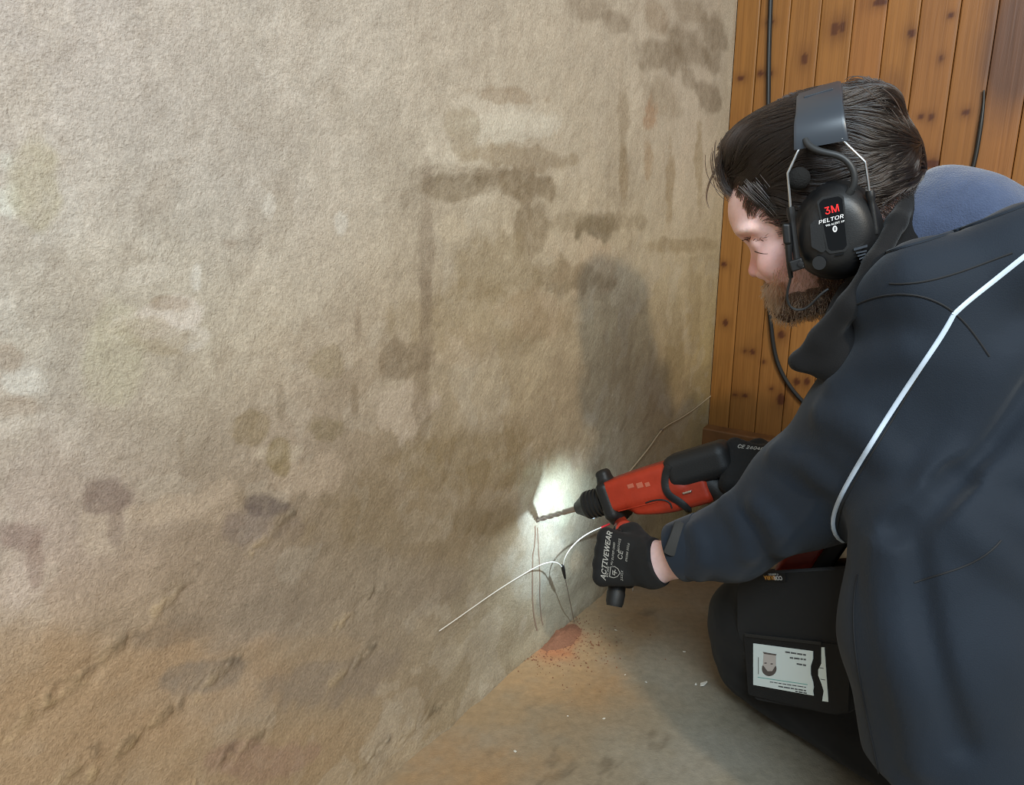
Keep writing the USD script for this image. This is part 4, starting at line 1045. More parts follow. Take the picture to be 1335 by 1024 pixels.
slab([(991.5, 856), (992.3, 856), (992.3, 878), (991.5, 878)], 0.0050, 0.0002, M['card_ink'], 'printed_line', IDC)

# boots
def boot_sdf(sh, an):
    dr = unit(np.array([*(an - sh)[:2], 0]))
    def f(p):
        d = chain(p, [an - 0.02 * dr, an + 0.03 * dr, an + 0.13 * dr - 0.012 * Z], [0.062, 0.058, 0.046], 0.03)
        return smax(d, 0.001 - p[:, 2], 0.006)
    return f, dr
for sh, an in ((SH_L, AN_L), (K_R, AN_R)):
    f, dr = boot_sdf(sh, an)
    m = mesh_sdf(f, an - 0.26, an + 0.26, 0.006)
    bt_ = obj('boot', m, M['rubber'], MAN, smooth=True)
    so = rbox(an + 0.175 * dr + 0.004 * Z, [np.cross(Z, dr), Z, dr], (0.042, 0.050, 0.012), 0.008)
    obj('boot_sole', so, M['plastic'], (bt_[0], man_loc))

# ------------------------------------------------------------------ gloves
def glove(H, fore, name, prints, ext=0.0):
    def f(p):
        d = H.sdf(p, 0.0022)
        cu = chain(p, [H.w((0.0, 0, -0.003)), H.w((0.0, 0, -0.003)) + fore * (0.016 + ext)], [0.0315, 0.0335], 0.01)
        d = smin(d, cu, 0.012)
        e = (p - H.w((0, 0, 0)).astype(np.float32)) @ fore.astype(np.float32)
        d = smax(d, e - 0.014 - ext, 0.003)
        return d - 0.0025 * (meshkit.fbm(p * 45.0, 2, 6) - 0.5)
    c0 = H.w((0.045, 0, -0.03))
    m = mesh_sdf(f, c0 - 0.11, c0 + 0.11, 0.0022)
    g = obj(name, m, M['glove'], MAN, smooth=True)
    G = (g[0], man_loc)
    for (text, cx, cy, h, it, bold, *turn) in prints:
        def fmap(t, zz):
            a, b = (-t[:, :1], t[:, 1:]) if turn else (t[:, 1:], t[:, :1])
            o = H.w((0, 0, 0)) + (cx + a) * H.x + (cy + b) * H.y + 0.06 * H.z
            k = np.zeros(len(t))
            for _ in range(50):
                k += 0.8 * f((o - k[:, None] * H.z).astype(np.float32))
            return o - (k - 0.0003 - zz)[:, None] * H.z
        obj('print', ink(text, h, fmap, bold, it, depth=0.0003), M['print'], G, smooth=False)
    return G, f
GL, gl_f = glove(HL, unit(ARM_L[3] - WR_L), 'glove', [
    ('ACTIVEWEAR', 0.0705, 0.004, 0.0082, 0.35, True), ('PU SUPER GRIP', 0.0590, 0.006, 0.0034, 0.3, False), ('260403', 0.0510, 0.020, 0.0040, 0.3, False),
    ('CE', 0.0465, 0.004, 0.0080, 0.25, False), ('EN388 2016', 0.0352, 0.012, 0.0034, 0.3, False), ('2121X', 0.0400, -0.024, 0.0034, 0.25, False), ('EN 388', 0.0640, -0.020, 0.0034, 0.2, False)])
# shield emblem on the back of the glove
def on_glove(ax, ay):
    o = HL.w((0, 0, 0)) + ax * HL.x + ay * HL.y + 0.06 * HL.z
    k = 0.0
    for _ in range(50):
        k += 0.8 * float(gl_f((o - k * HL.z)[None].astype(np.float32))[0])
    return o - (k - 0.0006) * HL.z
ring = [on_glove(0.0515 + 0.0085 * a, -0.022 + 0.0085 * b) for a, b in [(1, -0.9), (1, 0.9), (0.2, 1.0), (-0.5, 0.7), (-1, 0), (-0.5, -0.7), (0.2, -1.0), (1, -0.9)]]
obj('emblem', tube(ring, 0.0006, 5), M['print'], GL)
ham = [on_glove(0.0515 + 0.0085 * a, -0.022 + 0.0085 * b) for a, b in [(-0.4, -0.1), (0.1, 0.0), (0.5, 0.3), (0.4, -0.4), (0.0, -0.5), (0.1, 0.0), (0.0, 0.5)]]
obj('emblem', tube(ham, 0.0007, 5), M['print'], GL)
GR, gr_f = glove(HRt, unit(ARM_R[1] - WR_R), 'glove', [('CE 260403', 0.050, 0.027, 0.0060, 0.2, True, 1)], 0.04)

# ------------------------------------------------------------------ ear defenders
ed, edl = thing('ear_defenders', 'black headset style ear defenders with wide headband, worn over the man\'s dark hair', 'ear defenders', HO)
ED = (ed, edl)
for side in (1, -1):
    yc = 0.122 * side
    c0 = hp(1091, 302, 0.112)
    cl = (c0 - HO) @ HR.T
    c0 = hw(cl[0], 0.0, cl[2])
    CU = unit(hp(1086, 240, 0.112) - hp(1091, 364, 0.112))
    CN = HY * side
    CRt = np.cross(CU, HY)
    RR = np.stack([CRt, CU, CN])
    def cup_sdf(p):
        q = (p - c0.astype(np.float32)) @ RR.T.astype(np.float32)
        x, y, n = q[:, 0] * (1 + 1.6 * np.clip(q[:, 1], -0.1, 0.1)), q[:, 1], q[:, 2]
        e = ell(np.stack([x, y, n - 0.090], 1), (0, 0, 0), (0.0465, 0.0545, 0.038))
        e = smax(e, n - 0.1215, 0.006)
        e = smax(e, 0.086 - n, 0.003)
        rim = ell(np.stack([x, y, n - 0.090], 1), (0, 0, 0), (0.0490, 0.0570, 0.010))
        return smin(e, rim, 0.003)
    m = mesh_sdf(cup_sdf, c0 + 0.1 * CN - 0.085, c0 + 0.1 * CN + 0.085, 0.0024)
    cup = obj('ear_cup', m, M['plastic'], ED, smooth=True)
    CP = (cup[0], edl)
    def cush_sdf(p):
        q = (p - c0.astype(np.float32)) @ RR.T.astype(np.float32)
        a = np.hypot(q[:, 0] / 0.034, q[:, 1] / 0.042)
        ang = np.hypot(q[:, 0] - q[:, 0] / np.maximum(a, 1e-6), q[:, 1] - q[:, 1] / np.maximum(a, 1e-6))
        return np.hypot(ang, q[:, 2] - 0.080) - 0.0105
    obj('ear_cushion', mesh_sdf(cush_sdf, c0 + 0.08 * CN - 0.075, c0 + 0.08 * CN + 0.075, 0.0028), M['gloss'], ED, smooth=True)
    if side < 0:
        continue
    import shapely
    FO = hp(1091, 302, 0.1215)
    def cpx(px, py):
        q = hp(px, py, 0.1215) - FO
        return [q @ CRt, q @ CU]
    def plate(poly, off, th, m_, name, bev=0.004, label=None):
        g = shapely.Polygon([cpx(*v) for v in poly]).buffer(-bev).buffer(bev)
        return obj(name, place(trimesh.creation.extrude_polygon(g, th, engine='earcut'), FO + off * CN, CRt, CU, CN), m_, CP, smooth=False, label=label)
    plate([(1065, 263), (1072, 257), (1094, 253), (1100, 256), (1107, 322), (1102, 328), (1082, 331), (1077, 327)], -0.001, 0.0020, M['plastic'], 'panel_frame', 0.003)
    plate([(1068, 265), (1073, 260), (1093, 256), (1098, 259), (1104, 320), (1100, 325), (1084, 327), (1080, 324)], 0.0006, 0.0010, M['gloss'], 'panel', 0.003, label='glossy black front panel')
    plate([(1056, 293), (1063, 286), (1069, 288), (1078, 325), (1072, 330), (1058, 322)], -0.0012, 0.0022, M['plastic'], 'button_panel', 0.003)
    plate(oval(1068, 343, 9, 9), -0.0012, 0.0022, M['plastic'], 'button', 0.001)
    plate([(1113, 324), (1131, 319), (1131, 322), (1113, 327)], -0.0012, 0.0026, M['band'], 'grip_bar', 0.0004)
    for k in range(4):
        plate([(1116 + 2 * k, 329 + 4 * k), (1130 - 1.5 * k, 326 + 4 * k), (1130 - 1.5 * k, 328 + 4 * k), (1116 + 2 * k, 331 + 4 * k)], -0.0012, 0.0024, M['band'], 'vent_rib', 0.0002)
    plate([(1089, 332), (1100, 330), (1100, 332), (1089, 334)], -0.0012, 0.0024, M['gloss'], 'slot', 0.0002)
    a = math.radians(9)
    TX, TY = math.cos(a) * CRt + math.sin(a) * CU, -math.sin(a) * CRt + math.cos(a) * CU
    def tx(text, px, py, h, m_, bold=True, it=0.0, sp_=1.0):
        o = FO + cpx(px, py)[0] * CRt + cpx(px, py)[1] * CU
        obj('lettering', ink(text, h, lambda t, z: o + t[:, :1] * TX + t[:, 1:] * TY + (0.0017 + z)[:, None] * CN, bold, it, sp_, 0.0003), m_, CP, smooth=False)
    tx('3M', 1084.5, 273.0, 0.0078, M['red_text'], True, 0, 0.95)
    tx('PELTOR', 1086.5, 285.0, 0.0040, M['white_text'], True, 0.25, 1.25)
    tx('WS ALERT XP', 1087.5, 291.5, 0.0021, M['white_text'], True, 0, 1.05)
    g = shapely.Point(cpx(1088.5, 298.5)).buffer(0.0001)
    o = cpx(1088.5, 298.5)
    ovm = shapely.affinity.scale(shapely.Point(o).buffer(1.0), 0.0024, 0.0036)
    obj('emblem', place(trimesh.creation.extrude_polygon(ovm, 0.0003, engine='earcut'), FO + 0.0017 * CN, CRt, CU, CN), M['white_text'], CP, smooth=False)
    rune = [(-0.0011, 0.0012), (0.0010, -0.0010), (0.0, -0.0022), (0.0, 0.0022), (0.0010, 0.0010), (-0.0011, -0.0012)]
    obj('emblem', tube([FO + (o[0] + x) * CRt + (o[1] + y) * CU + 0.0021 * CN for x, y in rune], 0.00025, 4), M['gloss'], CP)

# headband
zb = [hp(1070, 189, 0.100), hp(1069, 176, 0.101), hp(1068, 160, 0.098)]
locs = [(p - HO) @ HR.T for p in zb]
lh = lambda p: (p - HO) @ HR.T
top = lh(hp(1068, 119, 0.0)); top[1] = 0
half = [locs[0], locs[1], locs[2], lh(hp(1068, 142, 0.082)), lh(hp(1068, 127, 0.052)), top]
full = half + [q * [1, -1, 1] for q in half[-2::-1]]
sp_ = spline(full, 50)
sec = []
wid = np.r_[np.linspace(0.029, 0.026, 8), np.full(34, 0.0255), np.linspace(0.026, 0.029, 8)]
vv, ffc = [], []
rimprof = [(-1, 0), (-0.97, 0.7), (-0.85, 1), (0, 1.15), (0.85, 1), (0.97, 0.7), (1, 0), (0.97, -0.7), (0.85, -1), (0, -0.9), (-0.85, -1), (-0.97, -0.7)]
tang = np.gradient(sp_, axis=0)
tang /= np.linalg.norm(tang, axis=1, keepdims=True)
for i, (c_, t_) in enumerate(zip(sp_, tang)):
    wv_ = unit(np.array([0.98, 0, 0.12]) - t_ * (np.array([0.98, 0, 0.12]) @ t_))
    n_ = unit(np.cross(wv_, t_))
    if n_ @ (c_ - [-0.02, 0, 0.04]) < 0:
        n_ = -n_
    for a, b in rimprof:
        vv.append(hw(*(c_ + wv_ * a * wid[i] + n_ * b * 0.0048)))
k = len(rimprof)
for i in range(len(sp_) - 1):
    for j in range(k):
        a, b = i * k + j, i * k + (j + 1) % k
        ffc += [[a, b, b + k], [a, b + k, a + k]]
ffc += [[0, j + 1, j] for j in range(1, k - 1)] + [[(len(sp_) - 1) * k, (len(sp_) - 1) * k + j, (len(sp_) - 1) * k + j + 1] for j in range(1, k - 1)]
hbm = trimesh.Trimesh(np.array(vv), np.array(ffc), process=False)
trimesh.repair.fix_normals(hbm)
band = obj('headband', hbm, M['band'], ED, smooth=40)
i = 15
c_, t_ = sp_[i], tang[i]
wv_ = unit(np.array([0.98, 0, 0.12]) - t_ * (np.array([0.98, 0, 0.12]) @ t_))
n_ = unit(np.cross(wv_, t_)); n_ = n_ if n_ @ (c_ - [-0.02, 0, 0.04]) > 0 else -n_
ax3 = [wv_ @ HR, t_ @ HR, n_ @ HR]
obj('raised_bar', rbox(hw(*(c_ + n_ * 0.0052)), ax3, (0.016, 0.0035, 0.0012), 0.001), M['band'], (band[0], edl))
def mir(p):
    q = (np.asarray(p) - HO) @ HR.T
    return hw(q[0], -q[1], q[2])
arms = [([hp(1046, 183, 0.100), hp(1040, 198, 0.104), hp(1027, 226, 0.108), hp(1029, 250, 0.110), hp(1031, 276, 0.110)], [hp(1030.5, 270, 0.110), hp(1034, 300, 0.110), hp(1040, 346, 0.110)]),
        ([hp(1092, 176, 0.100), hp(1104, 188, 0.104), hp(1128, 211, 0.108), hp(1131, 232, 0.109), hp(1134, 254, 0.109)], [hp(1134, 249, 0.109), hp(1138, 275, 0.109), hp(1142, 305, 0.108)])]
for w_, s_ in arms:
    for fn in (lambda p: p, mir):
        ft = [fn(p) for p in (w_[0] + 0.35 * (w_[0] - w_[1]) , w_[0], w_[0] + 0.55 * (w_[1] - w_[0]))]
        obj('band_foot', tube(np.array(ft), [0.0058, 0.0056, 0.0032], 10), M['band'], (band[0], edl))
        wp_ = np.array([fn(p) for p in w_])
        wp_ = np.vstack([np.linspace(wp_[i], wp_[i + 1], 6)[:-1] for i in range(len(wp_) - 1)] + [wp_[-1:]])
        wa = obj('wire_arm', tube(wp_, 0.0015, 8), M['steel'], ED, label='bright steel wire arm')
        sv = spline([fn(p) for p in s_], 14)
        obj('arm_sleeve', tube(sv, np.r_[0.0046, 0.0050, 0.0048, np.full(9, 0.0038), 0.0040, 0.0036], 10), M['plastic'], (wa[0], edl))
hose = spline([hp(1050, 182, 0.104), hp(1058, 192, 0.110), hp(1076, 199, 0.114), hp(1095, 204, 0.115), hp(1109, 216, 0.115), hp(1114, 234, 0.114), hp(1110, 248, 0.112)], 40)
obj('hose', tube(hose, 0.0037, 12), M['hose'], ED)
obj('hose_sleeve', tube(np.linspace(hp(1111, 246, 0.112), hp(1106, 254, 0.110), 4), 0.0046, 12), M['hose'], ED)
mic = lathe(hp(1041, 233, 0.100), HY, [(-0.010, 0.004), (-0.008, 0.0095), (-0.002, 0.0130), (0.004, 0.0128), (0.009, 0.0098), (0.0115, 0.005)], 26)
obj('microphone_foam', mic, M['foam'], ED)
obj('microphone_clip', rbox(hp(1026, 305, 0.112), [unit(hp(1030, 305, 0.112) - hp(1026, 305, 0.112)), HY, unit(hp(1026, 300, 0.112) - hp(1026.5, 306, 0.112))], (0.0046, 0.006, 0.012), 0.003), M['plastic'], ED)
obj('hinge_block', cat_([rbox(hp(1039, 345, 0.112), [HX, HY, HZ], (0.0075, 0.006, 0.0065), 0.002), lathe(hp(1044, 344, 0.117), HY, [(0, 0.0035), (0.003, 0.0032), (0.0032, 0.0)], 16)]), M['plastic'], ED)
boom = spline([hp(1028, 316, 0.112), hp(1029, 340, 0.110), hp(1031, 362, 0.104)], 12)
obj('boom', tube(boom, np.linspace(0.0042, 0.0026, 12), 10), M['plastic'], ED)
lead = spline([hp(1031, 360, 0.104), hp(1027, 378, 0.096), hp(1027, 393, 0.090), hp(1035, 403, 0.086), hp(1048, 403, 0.086), hp(1061, 393, 0.090), hp(1070, 384, 0.092), hp(1080, 377, 0.092)], 40)
obj('thin_lead', tube(lead, 0.0015, 8), M['hose'], ED)

# ------------------------------------------------------------------ hammer drill
TIP = on_wall(700, 678)
REAR = P(935, 611, 1.225)
DX = unit(REAR - TIP)
DZ = unit(P(790, 640, 1.30) - P(797, 670, 1.30))
DZ = unit(DZ - DX * (DZ @ DX))
DY = np.cross(DZ, DX)                       # away from the camera
DRm = np.stack([DX, DY, DZ])
def dw(x, y, z):
    return TIP + np.array([x, y, z], float) @ DRm
dl = lambda p: (p - TIP.astype(np.float32)) @ DRm.T.astype(np.float32)
dp = lambda px, py, y=0.0: (hit(px, py, TIP + y * DY, DY) - TIP) @ DRm.T
drill, drl = thing('hammer_drill', 'red and black cordless hammer drill driven into the wall by gloved hands', 'drill', dw(0.2, 0, 0))
DR = (drill, drl)
xc0, xc1 = dp(752, 663)[0], dp(790, 655)[0]
bitr = 0.0052
tt = np.linspace(-0.012, xc0 + 0.02, 60)
bitv = []
nb_ = 14
fc = []
for i, x in enumerate(tt):
    for j in range(nb_):
        a = 2 * np.pi * j / nb_
        flute = 1 - 0.30 * (0.5 + 0.5 * math.cos(2 * (a - x * 210))) * (x < xc0 - 0.028)
        bitv.append(dw(x, bitr * flute * math.cos(a), bitr * flute * math.sin(a)))
for i in range(len(tt) - 1):
    for j in range(nb_):
        a, b = i * nb_ + j, i * nb_ + (j + 1) % nb_
        fc += [[a, b, b + nb_], [a, b + nb_, a + nb_]]
bm_ = trimesh.Trimesh(np.array(bitv), np.array(fc), process=False)
trimesh.repair.fix_normals(bm_)
obj('drill_bit', bm_, M['bit'], DR, smooth=True)
L_ = xc1 - xc0
pr = [(0, 0.0), (0, 0.0105), (0.004, 0.0125), (L_ * 0.30, 0.0205), (L_ * 0.34, 0.0225)]
for k_ in range(5):
    s0 = L_ * (0.38 + 0.13 * k_)
    pr += [(s0, 0.0242), (s0 + L_ * 0.08, 0.0250), (s0 + L_ * 0.09, 0.0232), (s0 + L_ * 0.12, 0.0232)]
pr += [(L_ * 1.12, 0.026), (L_ * 1.2, 0.0)]
obj('chuck', lathe(dw(xc0, 0, 0), DX, pr, 36), M['rubber'], DR, smooth=30)
xa, xb = dp(789, 650)[0], dp(806, 650)[0]
zt, zbm = dp(795, 611)[2], dp(800, 682)[2]
def collar_box(p):
    q = dl(p)
    d = bx(q, ((xa + xb) / 2, 0, 0), np.eye(3), ((xb - xa) / 2, 0.032, 0.032), 0.008)
    d = smin(d, bx(q, ((xa + xb) / 2 + 0.003, 0.030, -0.030), np.eye(3), ((xb - xa) / 2 - 0.002, 0.012, 0.012), 0.006), 0.008)
    d = smin(d, bx(q, ((xa + xb) / 2, 0, zt - 0.014), np.eye(3), ((xb - xa) / 2, 0.014, 0.016), 0.008), 0.012)
    return smin(d, bx(q, ((xa + xb) / 2, 0, zbm + 0.012), np.eye(3), ((xb - xa) / 2, 0.018, 0.014), 0.006), 0.012)
obj('handle_clamp', mesh_sdf(collar_box, dw((xa + xb) / 2, 0, 0) - 0.08, dw((xa + xb) / 2, 0, 0) + 0.08, 0.0026), M['rubber'], DR, smooth=True)
x1, x2, x3, x4 = dp(868, 640)[0], dp(877, 640)[0], dp(886, 640)[0], dp(958, 610)[0]
def housing_sdf(p):
    q = dl(p)
    x = q[:, 0]
    up = bx(q, ((xb + x3) / 2, 0, 0.006), np.eye(3), ((x3 - xb) / 2 + 0.02, 0.030, 0.029), 0.013)
    low = bx(q, (x1 + 0.025, 0, -0.022), np.eye(3), ((x1 - xb) * 0.5 + 0.045, 0.027, 0.026), 0.014)
    d = smin(up, low, 0.010)
    slope = (-0.026 - 0.28 * np.clip(x - xb, 0, 0.2)) - q[:, 2]
    d = smax(d, slope * 0.9, 0.008)
    d = smax(d, x - (x3 + 0.055), 0.01)
    tp = q[:, 2] - (0.033 + 0.09 * np.clip(x - xb, 0, 0.1))
    return smax(d, tp, 0.006)
hm = mesh_sdf(housing_sdf, dw(x1, 0, -0.01) - 0.17, dw(x1, 0, -0.01) + 0.17, 0.0028)
obj('motor_housing', hm, M['red'], DR, smooth=True)
def cover_sdf(p):
    q = dl(p)
    d = bx(q, ((x3 + x4) / 2 - 0.002, 0, 0.014), np.eye(3), ((x4 - x3) / 2 + 0.006, 0.0325, 0.028), 0.018)
    return d
cvm = mesh_sdf(cover_sdf, dw((x3 + x4) / 2, 0, 0) - 0.12, dw((x3 + x4) / 2, 0, 0) + 0.12, 0.0028)
cov = obj('rear_cover', cvm, M['rubber'], DR, smooth=True)
hs_ = lambda p: np.minimum(housing_sdf(np.asarray(p, np.float32)), cover_sdf(np.asarray(p, np.float32)))
def wrap(pix, r, m_, name, lift=0.0006, flat=0.4):
    q = trace(hs_, pixline(pix, 4), lift=lift)
    return obj(name, tube(q, r, 8, flat=(-DY, flat)), m_, DR)
wrap([(872, 607), (867, 625), (872, 645), (882, 652), (895, 662), (906, 672)], 0.0065, M['rubber'], 'band')
wrap([(842, 656), (858, 652), (872, 655), (876, 663)], 0.0013, M['rubber'], 'groove', 0.0002, 1)
wrap([(806, 667), (830, 661), (858, 654)], 0.0010, M['red'], 'ridge', 0.0002, 1)
sc_ = trace(hs_, [(828, 634)])[0]
obj('selector_knob', place(lathe(np.zeros(3), Z, [(0, 0.0), (0, 0.0165), (0.004, 0.0150), (0.005, 0.0125), (0.0052, 0.0)], 28), trace(hs_, [(880, 671)])[0] + 0.001 * DY, DX, DZ * 0.55, -DY), M['rubber'], DR)
for k_, (px, py, w_, h_) in enumerate([(822, 634, 0.0055, 0.0035), (834, 633, 0.0055, 0.0045), (844, 632, 0.0040, 0.0035)]):
    q = trace(hs_, [(px, py)])[0]
    obj('scuffed_print', rbox(q, [DX, DZ, -DY], (w_, h_, 0.0006), 0.0005), M['scuff'], DR)
# grip, trigger, battery
g0, g1 = dw(x3 + 0.045, 0, -0.010), P(1030, 700, 1.165)
gd = unit(g1 - g0)
def grip_sdf(p):
    d = chain(p, [g0, g0 + 0.5 * (g1 - g0), g1], [0.021, 0.018, 0.022], 0.02)
    return d
obj('grip', mesh_sdf(grip_sdf, np.minimum(g0, g1) - 0.05, np.maximum(g0, g1) + 0.05, 0.003), M['rubber'], DR, smooth=True)
gx = unit(np.cross(gd, DY))
obj('battery', rbox(g1 + gd * 0.028, [gx, DY, gd], (0.052, 0.036, 0.022), 0.008), M['red'], DR)
obj('battery_base', rbox(g1 + gd * 0.058, [gx, DY, gd], (0.055, 0.038, 0.012), 0.006), M['rubber'], DR)
tq = trace(hs_, [(914, 634), (930, 631)])
obj('trigger', rbox(tq.mean(0) + 0.004 * DY - 0.004 * DZ, [unit(tq[1] - tq[0]), DY, np.cross(unit(tq[1] - tq[0]), DY)], (0.011, 0.010, 0.0045), 0.003), M['red'], DR, label='red trigger switch')
obj('direction_switch', rbox(trace(hs_, [(896, 642)])[0], [DX, DY, DZ], (0.008, 0.003, 0.002), 0.0015), M['steel'], DR)
# auxiliary side handle with a red neck
hx = (xa + xb) / 2
h0 = dw(hx, 0, zbm)
h1 = HL.w((0.066, -0.070, -0.033))
hd_ = unit(h1 - HL.w((0.064, 0.060, -0.033)))
hn = HL.w((0.064, 0.050, -0.033))
obj('handle_neck', tube(np.linspace(h0, hn, 8), np.r_[0.0120, 0.0120, 0.0105, 0.0105, 0.0105, 0.0130, 0.0150, 0.0150], 20), M['red'], DR, label='red neck of the side handle')
obj('side_handle', lathe(hn, hd_, [(0, 0.012), (0.004, 0.0165), (0.012, 0.0150), (0.03, 0.0142), (0.09, 0.0142), (0.098, 0.0140), (0.102, 0.0150), (0.116, 0.0142), (0.122, 0.0122), (0.120, 0.0075), (0.114, 0.006)], 28), M['rubber'], DR)
# work light under the front of the housing
lp = dw(xa - 0.004, 0.034, -0.033)
ldir = unit(-DX + 0.05 * (DY * 0.034 - DZ * 0.033) / 0.047)
obj('lamp_housing', lathe(lp + ldir * -0.012, ldir, [(0, 0.0), (0, 0.006), (0.010, 0.0076), (0.0182, 0.0076), (0.0184, 0.0068), (0.0110, 0.0066), (0.0108, 0.0)], 20), M['rubber'], DR)
obj('lamp_lens', lathe(lp, ldir, [(-0.002, 0.0), (-0.002, 0.0045), (0.0, 0.0045), (0.0008, 0.0)], 16), M['led'], DR)
led = UsdLux.DiskLight.Define(stage, str(drill.GetPath()) + '/work_light')
led.CreateRadiusAttr(0.004)
led.CreateColorAttr(Gf.Vec3f(0.62, 0.82, 1.0))
led.CreateIntensityAttr(LED_I)
led.AddTransformOp().Set(Gf.Matrix4d().SetLookAt(Gf.Vec3d(*(lp + 0.002 * ldir - drl)), Gf.Vec3d(*(lp + ldir - drl)), Gf.Vec3d(0, 0, 1)).GetInverse())

# ------------------------------------------------------------------ leads, probe, cord on the wall
pb, pbl = thing('temperature_probe', 'thin metal probe with black grip hanging from white leads below the drill bit', 'probe', wall_pt(720, 740))
PB = (pb, pbl)
ld1 = spline([wall_pt(570, 822, 0.003), wall_pt(610, 793, 0.004), wall_pt(650, 765, 0.006), wall_pt(680, 744, 0.010), wall_pt(700, 731, 0.018), wall_pt(710, 729, 0.024), wall_pt(716, 734, 0.028)], 50)
obj('lead', tube(ld1, 0.0010, 8), M['wire_white'], PB)
ld2 = spline([wall_pt(718, 734, 0.028), wall_pt(719, 716, 0.034), wall_pt(726, 700, 0.042), wall_pt(738, 686, 0.052), wall_pt(750, 678, 0.060)], 40)
obj('lead', tube(ld2, 0.0011, 8), M['wire_white'], PB)
rs = np.linspace(wall_pt(749, 678.5, 0.060), wall_pt(756, 673, 0.066), 5)
obj('red_sleeve', tube(rs, 0.0019, 8), M['wire_red'], PB, label='red sleeve at the end of the lead')
ga, gb, ge = wall_pt(717, 732, 0.028), wall_pt(723, 750, 0.024), wall_pt(741, 808, 0.006)
obj('probe_grip', tube(np.linspace(ga, gb, 6), [0.0028, 0.0036, 0.0034, 0.0030, 0.0026, 0.0018], 10), M['rubber'], PB)
obj('needle', tube(np.linspace(gb, ge, 4), 0.0009, 6), M['bit'], PB)

cd_p = [wall_pt(926, 516, 0.002), wall_pt(905, 532, 0.003), wall_pt(880, 548, 0.004), wall_pt(861, 561, 0.004), wall_pt(845, 580, 0.005), wall_pt(825, 603, 0.008), wall_pt(806, 622, 0.012), wall_pt(780, 644, 0.02), wall_pt(765, 662, 0.03)]
cord = obj('wall_cord', tube(spline(cd_p, 50), 0.0016, 8), M['cord'])
tag(cord[0], 'thin pale cord running along the wall from the corner to the drill', 'cord')
nl = lathe(wall_pt(861, 560, -0.004), WN, [(0, 0.001), (0.010, 0.001), (0.0102, 0.003), (0.0115, 0.003), (0.0118, 0.0)], 10)
nail = obj('nail', nl, M['bit'])
tag(nail[0], 'small nail in the wall where the pale cord bends', 'nail')

# ------------------------------------------------------------------ dust, chips, cables
r9 = np.random.default_rng(9)
gp = np.stack(np.meshgrid(np.arange(-0.10, 0.101, 0.0025), np.arange(-0.10, 0.101, 0.0025), indexing='ij'), -1)
dc = on_floor(726, 832)
gx_, gy_ = gp[..., 0], gp[..., 1]
al_, ac_ = gx_ * WD[0] + gy_ * WD[1], gx_ * WN[0] + gy_ * WN[1]
hh = 0.009 * np.exp(-((al_ + 0.005) / 0.036) ** 2 - (ac_ / 0.026) ** 2) + 0.005 * np.exp(-((al_ - 0.03) / 0.03) ** 2 - ((ac_ - 0.01) / 0.02) ** 2)
hh = hh * (0.75 + 1.6 * (n2(gx_, gy_, 70, 5) - 0.5)) - 0.0016
dm = grid_mesh(*hh.shape)
dv = np.stack([dc[0] + gx_, dc[1] + gy_, hh], -1).reshape(-1, 3)
dm = dm[(hh.ravel()[dm] > -0.0012).all(1)]
us, iv = np.unique(dm, return_inverse=True)
dp_, dpl = thing('dust_pile', 'small heap of red brick dust on the floor under the drill hole', 'dust', dc, kind='stuff')
obj('heap', (dv[us], iv.reshape(dm.shape)), M['dust'], (dp_, dpl), smooth=True)
gr = []
for _ in range(700):
    o = dc + np.array([r9.normal(0, 0.055), r9.normal(-0.01, 0.055), 0])
    if (o - W0) @ WN < 0.006:
        continue
    s_ = r9.uniform(0.0005, 0.0016)
    t_ = trimesh.creation.icosahedron()
    t_.vertices = t_.vertices * s_ * r9.uniform(0.6, 1.3, 3) + [o[0], o[1], s_ * 0.5]
    gr.append(t_)
obj('grain', cat_(gr), M['dust'], (dp_, dpl), smooth=False)
tk, tkl = thing('dust_trickle', 'reddish dust run down the plaster from the drill hole to the heap', 'dust', wall_pt(697, 740), kind='stuff')
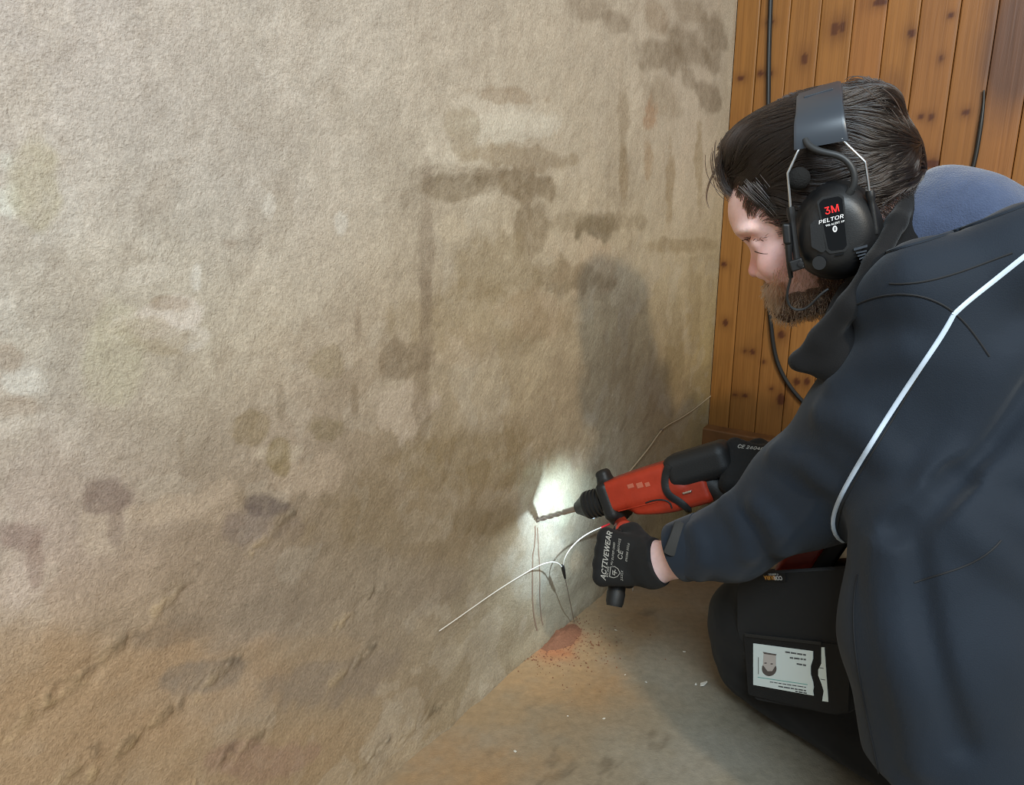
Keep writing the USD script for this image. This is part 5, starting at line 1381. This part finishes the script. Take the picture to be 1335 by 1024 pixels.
for pix, w_ in (([(697, 686), (697, 700), (694, 730), (694, 770), (696, 800), (700, 822)], 0.0014), ([(700, 688), (701, 705), (703, 740), (704, 780), (707, 815)], 0.0011)):
    q = np.array([wall_pt(a, b, 0.0002) for a, b in pixline(pix, 5)])
    q = q + WD * (0.0010 * (n2(np.arange(len(q)) * 1.0, np.zeros(len(q)), 0.5, 7) - 0.5))[:, None]
    obj('streak', tube(q, 1.4 * w_ * (0.6 + 0.8 * n2(np.arange(len(q)) * 1.0, np.ones(len(q)), 0.4, 8)), 6, flat=(WN, 0.4)), M['trickle'], (tk, tkl))

CH = [(918, 893, 0.009, 'largest pale plaster chip, flat on the floor beside the bent knee'), (907, 893, 0.0035, 'tiny plaster chip just left of the largest chip'), (892, 850, 0.0032, 'white plaster crumb on the shaded floor above the largest chip'),
      (825, 771, 0.004, 'thin upright sliver of plaster on the floor under the gloved wrist'), (741, 934, 0.0035, 'white crumb on the brown floor, left of the nearest crumb'), (788, 937, 0.0040, 'white crumb on the brown floor at the edge of the shadow'),
      (671, 980, 0.0035, 'white crumb nearest the bottom of the picture'), (803, 822, 0.003, 'pale crumb on the floor behind the dust heap, below the drill handle'), (842, 890, 0.0026, 'pale speck in the middle of the floor shadow'), (815, 880, 0.0024, 'pale speck left of the middle of the floor shadow')]
for k_, (px, py, s_, lb) in enumerate(CH):
    o = on_floor(px, py)
    hpts = r9.normal(size=(14, 3)) * [1, 0.7, 0.28]
    hpts /= np.abs(hpts).max()
    m = trimesh.convex.convex_hull(hpts * s_)
    if k_ == 3:
        m.vertices = m.vertices[:, [2, 1, 0]] * [1, 0.6, 1.3]
    m.vertices += [o[0], o[1], -m.vertices[:, 2].min() - 0.0006]
    c_ = obj('plaster_chip', m, M['chip'], smooth=False)
    tag(c_[0], lb, 'plaster chip', 'plaster chips on the floor')

cb = [(1007, -40), (1006, 0), (1004, 60), (1003, 125), (1002, 250), (1002, 340), (1003, 390), (1007, 430), (1014, 470), (1030, 502), (1053, 528), (1090, 556), (1130, 600)]
q = spline([on_back(a, b, 0.007) for a, b in cb], 80)
c1 = obj('cable', tube(q, 0.0052, 10), M['cable'])
tag(c1[0], 'black cable hanging down the pine planks behind the man\'s head and chin', 'cable')
cb = [(1283, 118), (1282, 140), (1278, 170), (1272, 205), (1264, 236), (1254, 275)]
q = spline([on_back(a, b, 0.006) for a, b in cb], 40)
c2 = obj('cable', tube(q, np.r_[np.linspace(0.002, 0.0045, 12), np.full(28, 0.0045)], 10), M['cable'])
tag(c2[0], 'short black cable on the pine planks above the jacket hood', 'cable')
